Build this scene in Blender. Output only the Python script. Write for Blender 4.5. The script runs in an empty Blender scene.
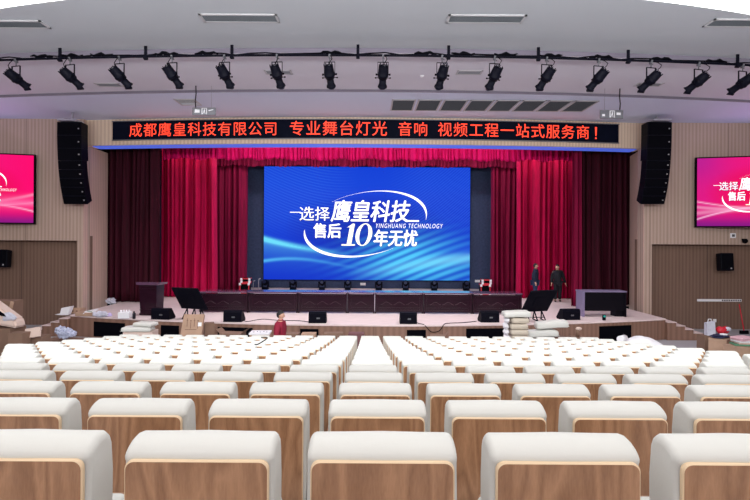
import bpy, bmesh, math, random
from mathutils import Vector, Matrix, Euler
random.seed(7)
SC = bpy.context.scene
COL = SC.collection
PI = math.pi
R = math.radians

# ------------------------------------------------------------------ camera, world, lights, exposure
CZ = 3.65
cam_d = bpy.data.cameras.new('camera')
cam = bpy.data.objects.new('camera', cam_d); COL.objects.link(cam)
cam.location = (0, 0, CZ); cam.rotation_euler = (R(90), R(-0.35), 0)
cam_d.lens = 24; cam_d.sensor_width = 36; cam_d.shift_x = 0.008; cam_d.shift_y = -0.0133
cam_d.clip_start = 0.05; cam_d.clip_end = 200
SC.camera = cam
SC.view_settings.view_transform = 'Standard'
SC.view_settings.look = 'None'
SC.view_settings.gamma = 1
SC.view_settings.use_curve_mapping = False
SC.view_settings.exposure = 0.0

w = bpy.data.worlds.new('world'); SC.world = w; w.use_nodes = True
w.node_tree.nodes['Background'].inputs[0].default_value = (0.9, 0.93, 1, 1)
w.node_tree.nodes['Background'].inputs[1].default_value = 0.3

def area(name, loc, size, sizey, power, color, target=None, rot=None, spread=None):
    d = bpy.data.lights.new(name, 'AREA'); d.shape = 'RECTANGLE'
    d.size = size; d.size_y = sizey; d.energy = power; d.color = color
    if spread: d.spread = spread
    o = bpy.data.objects.new(name, d); COL.objects.link(o); o.location = loc
    if target is not None:
        o.rotation_euler = (Vector(target) - Vector(loc)).to_track_quat('-Z', 'Y').to_euler()
    elif rot: o.rotation_euler = rot
    return o
# hall ceiling lamps above the audience
area('hall_lamp', (0, 1.0, 9.0), 22, 1.2, 300, (1, 0.985, 0.98))
area('hall_lamp', (0, 5.0, 9.0), 22, 1.2, 210, (1, 0.985, 0.98))
area('hall_lamp', (0, 9.0, 9.0), 22, 0.8, 130, (1, 0.985, 0.98))
area('rear_fill_light', (0, -3.4, 7.6), 18, 1.0, 520, (1, 0.985, 0.98), target=(0, 12, 1.5))  # added fill light behind the camera, brightens the seat backs
# added fill light floating unseen in the hall, brightens the ceiling
area('ceiling_fill_light', (0, 3.5, 6.0), 26, 0.5, 1600, (0.93, 0.98, 1), target=(0, 14.0, 9.2))
# front of house wash onto the stage and the walls around it
area('house_wash_lamp', (0, 9.4, 8.9), 16, 0.5, 420, (1, 0.97, 0.95), target=(0, 19.5, 1.0))
# stage battens above the curtains
area('stage_batten_lamp', (0, 23.3, 8.6), 14, 0.3, 150, (1, 0.93, 0.97), target=(0, 24.4, 3.0))
area('stage_batten_lamp', (0, 24.45, 8.7), 20, 0.15, 330, (1, 0.93, 0.97), target=(0, 24.9, 2.0))
area('stage_batten_lamp', (0, 25.4, 8.3), 16, 0.4, 180, (0.95, 0.95, 1), target=(0, 28.0, 1.0))
area('stage_floor_lamp', (0, 19.0, 8.2), 18, 0.5, 330, (1, 0.96, 0.98), target=(0, 18.6, 0), spread=R(110))
# violet effect lights at the two sides of the stage throwing up at the ceiling
for s in (-1, 1):
    area('violet_effect_lamp', (s*15.5, 19.0, 5.6), 1.5, 0.6, 40, (0.66, 0.48, 1), target=(s*15, 16.8, 8.6))

# ------------------------------------------------------------------ helpers
def W(px, py, Y):
    """point of the hall seen at photo pixel (px,py) at depth Y"""
    dx, dy, r = px-375, py-250, 0.0061
    return Vector(((375+dx+r*dy-369)*Y/500, Y, CZ-(250+dy-r*dx-240)*Y/500))
def X(px, py, Y): return W(px, py, Y).x

def tag(o, label=None, cat=None, group=None, kind=None):
    if label: o['label'] = label
    if cat: o['category'] = cat
    if group: o['group'] = group
    if kind: o['kind'] = kind
    return o
def empty(name, loc=(0, 0, 0), rz=0, label=None, cat=None, group=None):
    o = bpy.data.objects.new(name, None); COL.objects.link(o)
    o.location = loc; o.rotation_euler = (0, 0, rz); o.empty_display_size = 0.1
    return tag(o, label, cat, group)
KIDS = {}
def link(o, parent=None):
    COL.objects.link(o)
    if parent is not None:
        o.parent = parent
        KIDS.setdefault(parent.name, []).append(o)
    return o
def copy_tree(o, parent=None):
    c = o.copy()
    link(c, parent)
    for ch in KIDS.get(o.name, []): copy_tree(ch, c)
    return c

class MB:
    def __init__(s): s.bm = bmesh.new(); s.mi = 0
    def _fin(s, verts, faces, M):
        if M is not None: bmesh.ops.transform(s.bm, matrix=M, verts=verts)
        for f in faces: f.material_index = s.mi
        return s
    def box(s, c, size, rot=(0, 0, 0), bevel=0, seg=2, taper=None):
        bm = s.bm; n0 = set(bm.faces)
        r = bmesh.ops.create_cube(bm, size=1.0)
        vs = r['verts']
        for v in vs:
            k = 1.0
            if taper and v.co.z < 0: k = taper
            v.co = Vector((v.co.x*size[0]*k, v.co.y*size[1]*k, v.co.z*size[2]))
        if bevel > 0:
            es = list({e for v in vs for e in v.link_edges})
            rr = bmesh.ops.bevel(bm, geom=es, offset=bevel, segments=seg, affect='EDGES', profile=0.5)
        fs = [f for f in bm.faces if f not in n0]
        vs = list({v for f in fs for v in f.verts})
        M = Matrix.Translation(Vector(c)) @ Euler(rot).to_matrix().to_4x4()
        return s._fin(vs, fs, M)
    def hexa(s, P):
        """8 corners: bottom ring 0-3, top ring 4-7"""
        v = [s.bm.verts.new(p) for p in P]
        for q in ((3,2,1,0),(4,5,6,7),(0,1,5,4),(1,2,6,5),(2,3,7,6),(3,0,4,7)):
            f = s.bm.faces.new([v[i] for i in q]); f.material_index = s.mi
        return s
    def tube(s, pts, rad, n=8, cap=True):
        bm = s.bm; pts = [Vector(p) for p in pts]
        if not hasattr(rad, '__len__'): rad = [rad]*len(pts)
        rings = []; prev = None
        for i, p in enumerate(pts):
            d = (pts[min(i+1, len(pts)-1)] - pts[max(i-1, 0)])
            d = d.normalized() if d.length > 1e-9 else Vector((0,0,1))
            if prev is None:
                a = d.cross(Vector((0, 0, 1)) if abs(d.z) < 0.9 else Vector((1, 0, 0))).normalized()
            else:
                a = prev - d*prev.dot(d)
                a = a.normalized() if a.length > 1e-6 else d.orthogonal().normalized()
            prev = a; b = d.cross(a)
            rings.append([bm.verts.new(p + (a*math.cos(2*PI*k/n)+b*math.sin(2*PI*k/n))*rad[i]) for k in range(n)])
        for i in range(len(rings)-1):
            for k in range(n):
                f = bm.faces.new((rings[i][k], rings[i+1][k], rings[i+1][(k+1) % n], rings[i][(k+1) % n]))
                f.material_index = s.mi; f.smooth = True
        if cap:
            for rg in (rings[0], rings[-1][::-1]):
                f = bm.faces.new(rg); f.material_index = s.mi
        return s
    def grid(s, fn, nu, nv, smooth=True):
        bm = s.bm
        V = [[bm.verts.new(fn(u/nu, v/nv)) for v in range(nv+1)] for u in range(nu+1)]
        for u in range(nu):
            for v in range(nv):
                f = bm.faces.new((V[u][v], V[u+1][v], V[u+1][v+1], V[u][v+1]))
                f.smooth = smooth; f.material_index = s.mi
        return s
    def poly(s, pts, thick=None):
        v = [s.bm.verts.new(p) for p in pts]
        f = s.bm.faces.new(v); f.material_index = s.mi
        if thick is not None:
            t = Vector(thick)
            w2 = [s.bm.verts.new(Vector(p)+t) for p in pts]
            g = s.bm.faces.new(w2[::-1]); g.material_index = s.mi
            n = len(v)
            for i in range(n):
                h = s.bm.faces.new((v[i], w2[i], w2[(i+1) % n], v[(i+1) % n])); h.material_index = s.mi
        return s
    def ellipsoid(s, c, r, rot=(0, 0, 0), sub=2, fn=None):
        crumple = fn is not None and fn.__code__.co_names and 'sin' in fn.__code__.co_names
        rnd = random.Random(int(c[0]*97+c[2]*31))
        n0 = set(s.bm.faces)
        q = bmesh.ops.create_icosphere(s.bm, subdivisions=sub, radius=1.0)
        for v in q['verts']:
            k = fn(v.co) if fn else 1
            if crumple: k *= rnd.uniform(0.78, 1.12)
            v.co = Vector((v.co.x*r[0], v.co.y*r[1], v.co.z*r[2]))*k
        fs = [f for f in s.bm.faces if f not in n0]
        for f in fs: f.smooth = not crumple
        M = Matrix.Translation(Vector(c)) @ Euler(rot).to_matrix().to_4x4()
        return s._fin(q['verts'], fs, M)
    def build(s, name, mats, parent=None, smooth=None, norm=True):
        me = bpy.data.meshes.new(name)
        if norm: bmesh.ops.recalc_face_normals(s.bm, faces=s.bm.faces[:])
        s.bm.to_mesh(me); s.bm.free()
        if not isinstance(mats, (list, tuple)): mats = [mats]
        for m in mats: me.materials.append(m)
        if smooth: me.polygons.foreach_set('use_smooth', [True]*len(me.polygons))
        o = bpy.data.objects.new(name, me)
        return link(o, parent)

# ------------------------------------------------------------------ materials
MATS = {}
def mat(name, color, rough=0.6, metal=0, emit=None, estr=1.0, spec=None, noise=None, bump=None, coat=None, sheen=None):
    m = bpy.data.materials.new(name); m.use_nodes = True; nt = m.node_tree; b = nt.nodes['Principled BSDF']
    b.inputs['Base Color'].default_value = (*color, 1); b.inputs['Roughness'].default_value = rough
    b.inputs['Metallic'].default_value = metal
    if spec is not None: b.inputs['Specular IOR Level'].default_value = spec
    if coat: b.inputs['Coat Weight'].default_value = coat
    if sheen: b.inputs['Sheen Weight'].default_value = sheen
    if emit: b.inputs['Emission Color'].default_value = (*emit, 1); b.inputs['Emission Strength'].default_value = estr
    if noise or bump:
        tc = nt.nodes.new('ShaderNodeTexCoord'); mp = nt.nodes.new('ShaderNodeMapping')
        nt.links.new(tc.outputs['Object'], mp.inputs[0])
        nz = nt.nodes.new('ShaderNodeTexNoise'); nt.links.new(mp.outputs[0], nz.inputs['Vector'])
        if noise:
            sc, amt, stretch = noise
            mp.inputs['Scale'].default_value = stretch; nz.inputs['Scale'].default_value = sc; nz.inputs['Detail'].default_value = 4
            rp = nt.nodes.new('ShaderNodeValToRGB'); nt.links.new(nz.outputs['Fac'], rp.inputs[0])
            rp.color_ramp.elements[0].position = 0.3; rp.color_ramp.elements[1].position = 0.7
            rp.color_ramp.elements[0].color = (*[max(0, c*(1-amt)) for c in color], 1)
            rp.color_ramp.elements[1].color = (*[min(1, c*(1+amt)) for c in color], 1)
            nt.links.new(rp.outputs[0], b.inputs['Base Color'])
        if bump:
            n2 = nt.nodes.new('ShaderNodeTexNoise'); n2.inputs['Scale'].default_value = bump[0]
            nt.links.new(tc.outputs['Object'], n2.inputs['Vector'])
            bp = nt.nodes.new('ShaderNodeBump'); bp.inputs['Strength'].default_value = bump[1]; bp.inputs['Distance'].default_value = bump[2]
            nt.links.new(n2.outputs['Fac'], bp.inputs['Height']); nt.links.new(bp.outputs[0], b.inputs['Normal'])
    return m
def slat_mat(name, c1, c2, pitch, rough=0.5, seam=None):
    """vertical grooved timber slats"""
    m = bpy.data.materials.new(name); m.use_nodes = True; nt = m.node_tree; b = nt.nodes['Principled BSDF']
    g = nt.nodes.new('ShaderNodeNewGeometry'); sx = nt.nodes.new('ShaderNodeSeparateXYZ'); nt.links.new(g.outputs['Position'], sx.inputs[0])
    def math_(op, a, bb=None):
        n = nt.nodes.new('ShaderNodeMath'); n.operation = op
        for i, v in enumerate((a, bb)):
            if v is None: continue
            if isinstance(v, (int, float)): n.inputs[i].default_value = v
            else: nt.links.new(v, n.inputs[i])
        return n.outputs[0]
    xy = math_('ADD', sx.outputs[0], sx.outputs[1])
    s = math_('SINE', math_('MULTIPLY', xy, 2*PI/pitch))
    s = math_('MULTIPLY_ADD', s, 0.5); nt.nodes[-1].inputs[2].default_value = 0.5
    cb = nt.nodes.new('ShaderNodeCombineXYZ'); nt.links.new(math_('MULTIPLY', xy, 6), cb.inputs[0]); nt.links.new(math_('MULTIPLY', sx.outputs[2], 0.5), cb.inputs[2])
    nz = nt.nodes.new('ShaderNodeTexNoise'); nz.inputs['Scale'].default_value = 1.0; nz.inputs['Detail'].default_value = 3; nt.links.new(cb.outputs[0], nz.inputs['Vector'])
    f = math_('ADD', math_('MULTIPLY', s, 0.55), math_('MULTIPLY', nz.outputs['Fac'], 0.5))
    rp = nt.nodes.new('ShaderNodeValToRGB'); nt.links.new(f, rp.inputs[0])
    rp.color_ramp.elements[0].position = 0.2; rp.color_ramp.elements[0].color = (*c2, 1)
    rp.color_ramp.elements[1].position = 0.75; rp.color_ramp.elements[1].color = (*c1, 1)
    out = rp.outputs[0]
    if seam:
        md = math_('FRACT', math_('DIVIDE', xy, seam)); lt = math_('LESS_THAN', md, 0.012)
        mx = nt.nodes.new('ShaderNodeMixRGB'); nt.links.new(lt, mx.inputs[0]); nt.links.new(out, mx.inputs[1]); mx.inputs[2].default_value = (*[c*0.75 for c in c2], 1)
        out = mx.outputs[0]
    nt.links.new(out, b.inputs['Base Color']); b.inputs['Roughness'].default_value = rough
    bp = nt.nodes.new('ShaderNodeBump'); bp.inputs['Strength'].default_value = 0.15; bp.inputs['Distance'].default_value = 0.01
    nt.links.new(s, bp.inputs['Height']); nt.links.new(bp.outputs[0], b.inputs['Normal'])
    return m
def grain_mat(name, c1, c2, rough=0.4, scale=(1, 1, 1), coat=0):
    m = bpy.data.materials.new(name); m.use_nodes = True; nt = m.node_tree; b = nt.nodes['Principled BSDF']
    tc = nt.nodes.new('ShaderNodeTexCoord'); oi = nt.nodes.new('ShaderNodeObjectInfo')
    ad = nt.nodes.new('ShaderNodeVectorMath'); ad.operation = 'ADD'
    ml = nt.nodes.new('ShaderNodeVectorMath'); ml.operation = 'SCALE'; ml.inputs[0].default_value = (13, 7, 29); nt.links.new(oi.outputs['Random'], ml.inputs['Scale'])
    nt.links.new(tc.outputs['Object'], ad.inputs[0]); nt.links.new(ml.outputs[0], ad.inputs[1])
    mp = nt.nodes.new('ShaderNodeMapping'); mp.inputs['Scale'].default_value = scale; nt.links.new(ad.outputs[0], mp.inputs[0])
    nz = nt.nodes.new('ShaderNodeTexNoise'); nz.inputs['Scale'].default_value = 2.0; nz.inputs['Detail'].default_value = 2; nz.inputs['Distortion'].default_value = 0.6
    nt.links.new(mp.outputs[0], nz.inputs['Vector'])
    m1 = nt.nodes.new('ShaderNodeMath'); m1.operation = 'MULTIPLY'; m1.inputs[1].default_value = 14; nt.links.new(nz.outputs['Fac'], m1.inputs[0])
    m2 = nt.nodes.new('ShaderNodeMath'); m2.operation = 'PINGPONG'; m2.inputs[1].default_value = 1; nt.links.new(m1.outputs[0], m2.inputs[0])
    n2 = nt.nodes.new('ShaderNodeTexNoise'); n2.inputs['Scale'].default_value = 60; nt.links.new(mp.outputs[0], n2.inputs['Vector'])
    m3 = nt.nodes.new('ShaderNodeMath'); m3.operation = 'MULTIPLY_ADD'; m3.inputs[1].default_value = 0.55; nt.links.new(m2.outputs[0], m3.inputs[0])
    m4 = nt.nodes.new('ShaderNodeMath'); m4.operation = 'MULTIPLY'; m4.inputs[1].default_value = 0.5; nt.links.new(n2.outputs['Fac'], m4.inputs[0]); nt.links.new(m4.outputs[0], m3.inputs[2])
    rp = nt.nodes.new('ShaderNodeValToRGB'); nt.links.new(m3.outputs[0], rp.inputs[0])
    rp.color_ramp.elements[0].color = (*c2, 1); rp.color_ramp.elements[1].color = (*c1, 1)
    nt.links.new(rp.outputs[0], b.inputs['Base Color']); b.inputs['Roughness'].default_value = rough
    b.inputs['Coat Weight'].default_value = coat
    return m
def s2l(r, g, b):
    f = lambda c: (c/255/12.92) if c/255 <= 0.04045 else ((c/255+0.055)/1.055)**2.4
    return (f(r), f(g), f(b))
def attr_emit(name, strength):
    m = bpy.data.materials.new(name); m.use_nodes = True; nt = m.node_tree; b = nt.nodes['Principled BSDF']
    a = nt.nodes.new('ShaderNodeVertexColor'); a.layer_name = 'picture'
    b.inputs['Base Color'].default_value = (0.005, 0.005, 0.01, 1); b.inputs['Roughness'].default_value = 0.7; b.inputs['Specular IOR Level'].default_value = 0.05
    nt.links.new(a.outputs['Color'], b.inputs['Emission Color']); b.inputs['Emission Strength'].default_value = strength
    return m

M = dict(
    trim=mat('ceiling_riser_shade', s2l(122, 114, 128), 0.8),  # shade on the upright ceiling steps put into their colour
    ceil=mat('ceiling_plaster', s2l(184, 187, 192), 0.8, bump=(3, 0.05, 0.02)),  # set darker than the farther panels to balance their brightness
    ceilm=mat('ceiling_plaster_lit', s2l(212, 210, 218), 0.8),  # middle panel raised in colour to put in light the lamps miss
    ceil2=mat('ceiling_plaster_lilac_lit', s2l(206, 214, 232), 0.75, bump=(3, 0.05, 0.02)),  # brighter lilac light on the far panel put into its colour
    dark=mat('matt_black', (0.0025, 0.0025, 0.0045), 0.6, spec=0.03),
    black=mat('satin_black', (0.0035, 0.0035, 0.008), 0.5, spec=0.06),
    blackbox=mat('stage_black', (0.002, 0.002, 0.004), 0.9, spec=0.05),
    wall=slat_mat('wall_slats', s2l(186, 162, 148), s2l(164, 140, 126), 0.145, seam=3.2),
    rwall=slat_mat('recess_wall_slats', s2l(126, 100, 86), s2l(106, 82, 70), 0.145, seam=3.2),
    reveal=slat_mat('reveal_slats', s2l(214, 182, 168), s2l(192, 158, 146), 0.145),
    beam=slat_mat('beam_slats', s2l(222, 198, 174), s2l(200, 172, 150), 0.145),
    fascia=slat_mat('fascia_slats', s2l(140, 106, 90), s2l(124, 92, 77), 0.21, seam=2.44),
    stagefloor=mat('stage_floor', s2l(226, 206, 204), 0.5, noise=(3, 0.08, (1, 4, 1))),
    floor=mat('hall_floor', s2l(176, 176, 182), 0.5, noise=(2, 0.06, (1, 1, 1))),
    bluewall=mat('stage_back_wall', s2l(58, 70, 104), 0.8, noise=(8, 0.2, (1, 1, 1))),
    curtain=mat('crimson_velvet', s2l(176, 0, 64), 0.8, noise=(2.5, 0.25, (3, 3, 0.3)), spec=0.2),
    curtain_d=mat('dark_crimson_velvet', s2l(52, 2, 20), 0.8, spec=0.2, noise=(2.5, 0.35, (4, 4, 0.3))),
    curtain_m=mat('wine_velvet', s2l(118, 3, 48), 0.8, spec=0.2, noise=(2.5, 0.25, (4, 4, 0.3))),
    fabric=mat('cream_fabric', s2l(212, 211, 205), 0.9, bump=(60, 0.15, 0.004)),
    fabric_t=mat('tan_cloth_cover', s2l(196, 184, 168), 0.9, bump=(20, 0.2, 0.01)),
    ply=grain_mat('seat_plywood', s2l(190, 144, 108), s2l(130, 90, 62), 0.35, (3.2, 3.2, 0.55), 0.25),
    plyedge=mat('plywood_edge', s2l(228, 200, 164), 0.5),
    armwood=grain_mat('armrest_wood', s2l(170, 120, 84), s2l(110, 70, 46), 0.35, (6, 1, 6)),
    greymetal=mat('grey_metal', s2l(120, 120, 126), 0.4, 0.6),
    silver=mat('silver_metal', s2l(190, 190, 198), 0.35, 0.7),
    mahog=mat('mahogany_lacquer', s2l(36, 10, 26), 0.28, noise=(3, 0.3, (1, 6, 6)), spec=0.25, coat=0.05),
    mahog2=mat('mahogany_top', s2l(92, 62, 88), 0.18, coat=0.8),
    desk=mat('grey_laminate', s2l(126, 114, 146), 0.35),
    deskd=mat('dark_laminate', s2l(12, 9, 18), 0.5, spec=0.1),
    card=mat('cardboard', s2l(176, 144, 122), 0.85, noise=(3, 0.1, (1, 1, 1))),
    card_d=mat('brown_cardboard', s2l(126, 98, 82), 0.85, noise=(3, 0.1, (1, 1, 1))),
    card_p=mat('pale_cardboard', s2l(214, 190, 178), 0.85),
    white=mat('white_plastic', s2l(236, 234, 238), 0.5),
    film=mat('plastic_film', s2l(200, 200, 214), 0.3, bump=(9, 0.8, 0.05)),
    grille=mat('grille_grey', s2l(78, 80, 86), 0.6),
    grille_d=mat('grille_slot', s2l(46, 46, 54), 0.7),
    greyslat=mat('vent_slat', s2l(120, 118, 124), 0.6),
    frame_w=mat('vent_frame', s2l(186, 184, 186), 0.6),
    skin=mat('skin', s2l(206, 160, 138), 0.55),
    hair=mat('black_hair', s2l(22, 20, 24), 0.6),
    navy=mat('navy_cloth', s2l(20, 28, 54), 0.85),
    navy2=mat('black_blue_cloth', s2l(11, 12, 24), 0.85),
    jeans=mat('blue_trousers', s2l(34, 46, 82), 0.85),
    maroon=mat('maroon_jacket', s2l(140, 18, 50), 0.8),
    red=mat('red_plastic', s2l(200, 26, 48), 0.5),
    redtxt=mat('red_led', (0.1, 0, 0), 0.6, emit=s2l(255, 66, 40), estr=1.9),
    led_white=mat('white_led', (0.5, 0.5, 0.5), 0.6, emit=(1, 1, 1), estr=1.0),
    led_cream=mat('cream_led', (0.5, 0.5, 0.5), 0.6, emit=s2l(255, 250, 205), estr=1.0),
    led_navy=mat('navy_led', (0.01, 0.01, 0.03), 0.6, emit=s2l(20, 30, 130), estr=1.0),
    glow=mat('cove_light', (0.9, 0.9, 0.9), 0.6, emit=(1, 0.99, 1), estr=1.6),
    blueglow=mat('blue_glow', (0.05, 0.1, 0.5), 0.5, emit=s2l(84, 112, 235), estr=0.6),  # glow in place of blue light falling on the beam underside
    valance=mat('crimson_velvet_lit', s2l(205, 0, 92), 0.8, noise=(2.5, 0.25, (3, 3, 0.3)), spec=0.2),  # brighter copy of the crimson velvet, stage light put into its colour
    lens=mat('lens_glass', (0.01, 0.015, 0.05), 0.5, spec=0.3),
    blue=mat('blue_print', s2l(110, 140, 200), 0.5), yellow=mat('yellow_print', s2l(240, 200, 90), 0.5),
    pink=mat('pink_paper', s2l(224, 180, 190), 0.8), green=mat('green_paper', s2l(90, 140, 110), 0.8),
    teal=mat('teal_glow', s2l(40, 110, 110), 0.4, emit=s2l(60, 220, 200), estr=0.4),
    darkblue=mat('navy_bag', s2l(30, 34, 66), 0.7),
    bottle=mat('dark_bottle', s2l(28, 24, 34), 0.2),
)

# ------------------------------------------------------------------ the room
def arc(x, y0, rad): return y0 + rad - math.sqrt(rad*rad - x*x)
HX = 17.0
def ceil_panel(name, y0, r0, h0, y1, r1, h1, m):
    b = MB()
    b.grid(lambda u, v: Vector(((u*2-1)*HX, (1-v)*arc((u*2-1)*HX, y0, r0)+v*arc((u*2-1)*HX, y1, r1), CZ+(1-v)*h0+v*h1)), 64, 3)
    return tag(b.build(name, m), kind='structure')
def riser(name, y0, r0, h0, h1, m):
    b = MB()
    b.grid(lambda u, v: Vector(((u*2-1)*HX, arc((u*2-1)*HX, y0, r0), CZ+h0+(h1-h0)*v)), 64, 1)
    return tag(b.build(name, m), kind='structure')
ceil_panel('ceiling', 9.92, 30, 5.07, 13.2, 93, 5.07, M['ceil'])
ceil_panel('ceiling', 13.2, 93, 4.94, 16.6, 92, 5.00, M['ceilm'])
ceil_panel('ceiling', 16.6, 92, 4.91, 20.2, 88, 4.88, M['ceil2'])
riser('trim_1', 13.2, 93, 4.94, 5.075, M['trim'])
riser('trim_2', 16.6, 92, 4.91, 5.005, M['trim'])
cove = MB()
cove.grid(lambda u, v: Vector(((u*2-1)*HX, arc((u*2-1)*HX, 9.92, 30), CZ+5.07+0.45*v)), 64, 1)
cl = cove.build('cove_light', M['glow'])
tag(cl, 'long white light strip along the curved near edge of the ceiling', 'light')
b = MB(); b.grid(lambda u, v: Vector(((u*2-1)*HX, -4+(arc((u*2-1)*HX, 9.92, 30)+4)*v, CZ+5.52)), 32, 2)
tag(b.build('ceiling', M['ceil']), kind='structure')

YW, XL, XR = 20.5, -11.72, 11.27
ZR = 3.55           # top of the side recesses
WT = 9.4
for s, xe, nm in ((-1, XL, 'wall_left'), (1, XR, 'wall_right')):
    inner = xe + s*(0.24 if s < 0 else 0.33)
    b = MB()
    xc, wd = (s*HX+xe)/2, abs(s*HX-xe)
    b.box((xc, YW+0.25, (ZR+WT)/2), (wd, 0.5, WT-ZR))
    b.box(((inner+xe)/2, YW+0.25, ZR/2), (abs(inner-xe), 0.5, ZR))
    tag(b.build(nm, M['wall']), kind='structure')
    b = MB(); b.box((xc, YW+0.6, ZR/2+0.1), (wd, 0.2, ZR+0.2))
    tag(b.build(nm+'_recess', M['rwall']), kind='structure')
    b = MB(); b.box((s*(HX+0.1), 8.3, WT/2), (0.2, 24.8, WT)); tag(b.build(nm+'_side', M['wall']), kind='structure')
    # reveal of the stage opening
    b = MB(); x2 = xe - s*0.02; x3 = x2+(-0.12 if s < 0 else 0.52)
    b.poly([(x2, YW-0.01, 0), (x3, 22.6, 0), (x3, 22.6, 7.5), (x2, YW-0.01, 7.5)], thick=(s*0.02, 0, 0))
    tag(b.build('wall_reveal_'+('left' if s < 0 else 'right'), M['reveal']), kind='structure')
    # stage side wall
    b = MB(); b.box((s*12.6, 26.2, 4.6), (0.2, 7.4, 9.2)); tag(b.build('wall_stage_'+('left' if s < 0 else 'right'), M['blackbox']), kind='structure')
    b = MB(); b.box((s*12.45, 22.75, 4.6), (0.8, 0.15, 9.2)); tag(b.build('wall_wing_'+('left' if s < 0 else 'right'), M['blackbox']), kind='structure')
b = MB(); b.box((0, -4.1, WT/2), (2*HX, 0.2, WT)); tag(b.build('wall_back', M['wall']), kind='structure')
b = MB(); b.box((0, 29.85, 4.6), (25.2, 0.2, 9.2)); tag(b.build('wall_stage_back', M['bluewall']), kind='structure')
b = MB(); b.box((0, 25.5, 9.15), (25.4, 9.0, 0.1)); tag(b.build('ceiling_stage', M['blackbox']), kind='structure')
# beam over the stage opening
b = MB()
N = 48; zb, zt = CZ+3.84, CZ+4.95
xs = [XL-0.02+(XR-XL+0.04)*i/N for i in range(N+1)]
F0 = [b.bm.verts.new((x, arc(x, 19.9, 88), zb)) for x in xs]; F1 = [b.bm.verts.new((x, arc(x, 19.9, 88), zt)) for x in xs]
B0 = [b.bm.verts.new((x, arc(x, 20.65, 88)+0.05, zb)) for x in xs]; B1 = [b.bm.verts.new((x, arc(x, 20.65, 88)+0.05, zt)) for x in xs]
for i in range(N):
    for a, c in ((F0, F1), (F1, B1), (B1, B0), (B0, F0)): b.bm.faces.new((a[i], a[i+1], c[i+1], c[i]))
for i in (0, N): b.bm.faces.new((F0[i], F1[i], B1[i], B0[i]))
tag(b.build('wall_beam', M['beam']), kind='structure')

# added glowing strip, stands in for blue light on the beam underside
b = MB()
N = 48; xs = [XL+0.2+(XR-XL-0.4)*i/N for i in range(N+1)]
A = [[b.bm.verts.new((x, arc(x, y_, 88), z_)) for x in xs] for (y_, z_) in ((20.05, zb-0.002), (20.62, zb-0.002), (20.62, zb-0.03), (20.05, zb-0.03))]
for i in range(N):
    for j in range(4): b.bm.faces.new((A[j][i], A[j][i+1], A[(j+1) % 4][i+1], A[(j+1) % 4][i]))
for i in (0, N): b.bm.faces.new([A[j][i] for j in range(4)])
tag(b.build('beam_underside_glow', M['blueglow']), 'added blue strip standing in for light under the beam above the stage', 'light')

# stepped seating floor
DY, Y1 = 0.784, 1.493
def hrow(k): return 0.575+0.1485*k-0.00143*k*k
def zrow(k): return CZ-hrow(k)-1.027
b = MB()
for k in range(-4, 15):
    y0, y1 = Y1+DY*k-0.42, Y1+DY*(k+1)-0.42
    if k == -4: y0 = -4
    b.box((0, (y0+y1)/2, zrow(k)/2-0.15), (2*HX, y1-y0, zrow(k)+0.3))
y0 = Y1+DY*15-0.42
b.box((0, y0+0.2, -0.08), (2*HX, 0.4, 0.44))
b.box((0, (y0+22)/2+0.2, -0.15), (2*HX, 22-y0-0.4, 0.3))
tag(b.build('floor', M['floor']), kind='structure')
YPIT = y0+0.4

# stage platform
ZS = 0.78
SXL, SXR, SR = -11.15, 11.1, 36.0
def lip(x): return arc(x, 16.9, SR)
b = MB(); N = 48
xs = [SXL+(SXR-SXL)*i/N for i in range(N+1)]
T = [b.bm.verts.new((x, lip(x), ZS)) for x in xs]; T2 = [b.bm.verts.new((x, lip(x), ZS-0.05)) for x in xs]
K = [b.bm.verts.new((x, 22.6, ZS)) for x in xs]; K2 = [b.bm.verts.new((x, 22.6, ZS-0.05)) for x in xs]
for i in range(N):
    b.bm.faces.new((T[i], T[i+1], K[i+1], K[i])); b.bm.faces.new((T2[i], T2[i+1], T[i+1], T[i])); b.bm.faces.new((T2[i], T2[i+1], K2[i+1], K2[i]))
for i in (0, N): b.bm.faces.new((T[i], K[i], K2[i], T2[i]))
b.box((0, 26.2, ZS-0.025), (25.0, 7.2, 0.05))
st = tag(b.build('stage_floor', M['stagefloor']), kind='structure')
b = MB()
T = [b.bm.verts.new((x, lip(x)+0.03, ZS-0.05)) for x in xs]; T2 = [b.bm.verts.new((x, lip(x)+0.03, 0)) for x in xs]
for i in range(N): b.bm.faces.new((T2[i], T2[i+1], T[i+1], T[i]))
for i in (0, N):
    q = b.bm.verts.new((xs[i], 20.5, 0)); q2 = b.bm.verts.new((xs[i], 20.5, ZS-0.05)); b.bm.faces.new((T[i], T2[i], q, q2))
fascia = tag(b.build('stage_fascia', M['fascia']), kind='structure')
# black openings in the fascia: real boxes let into the front, 2 cm proud of it
OPEN = [(91, 127, 322.5, 341), (160, 179.5, 325.5, 341), (217, 253, 327.5, 341), (300, 318.5, 329, 341), (407, 426, 330, 343), (466, 505.5, 328.5, 343), (597.5, 634, 325.8, 342)]
for (a, c, t, q) in OPEN:
    Y = 17.4
    for _ in range(4):
        xa = X((a+c)/2, t, Y); Y = lip(xa)
    xa, xc = X(a, t, Y), X(c, t, Y); zt_ = W((a+c)/2, t, Y).z
    b = MB()
    ya, yc = lip(xa), lip(xc)
    b.hexa([(xa, ya+0.0, 0.06), (xc, yc+0.0, 0.06), (xc, yc+0.08, 0.06), (xa, ya+0.08, 0.06),
            (xa, ya+0.0, zt_), (xc, yc+0.0, zt_), (xc, yc+0.08, zt_), (xa, ya+0.08, zt_)])
    b.build('vent_opening', M['blackbox'], fascia)
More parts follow.
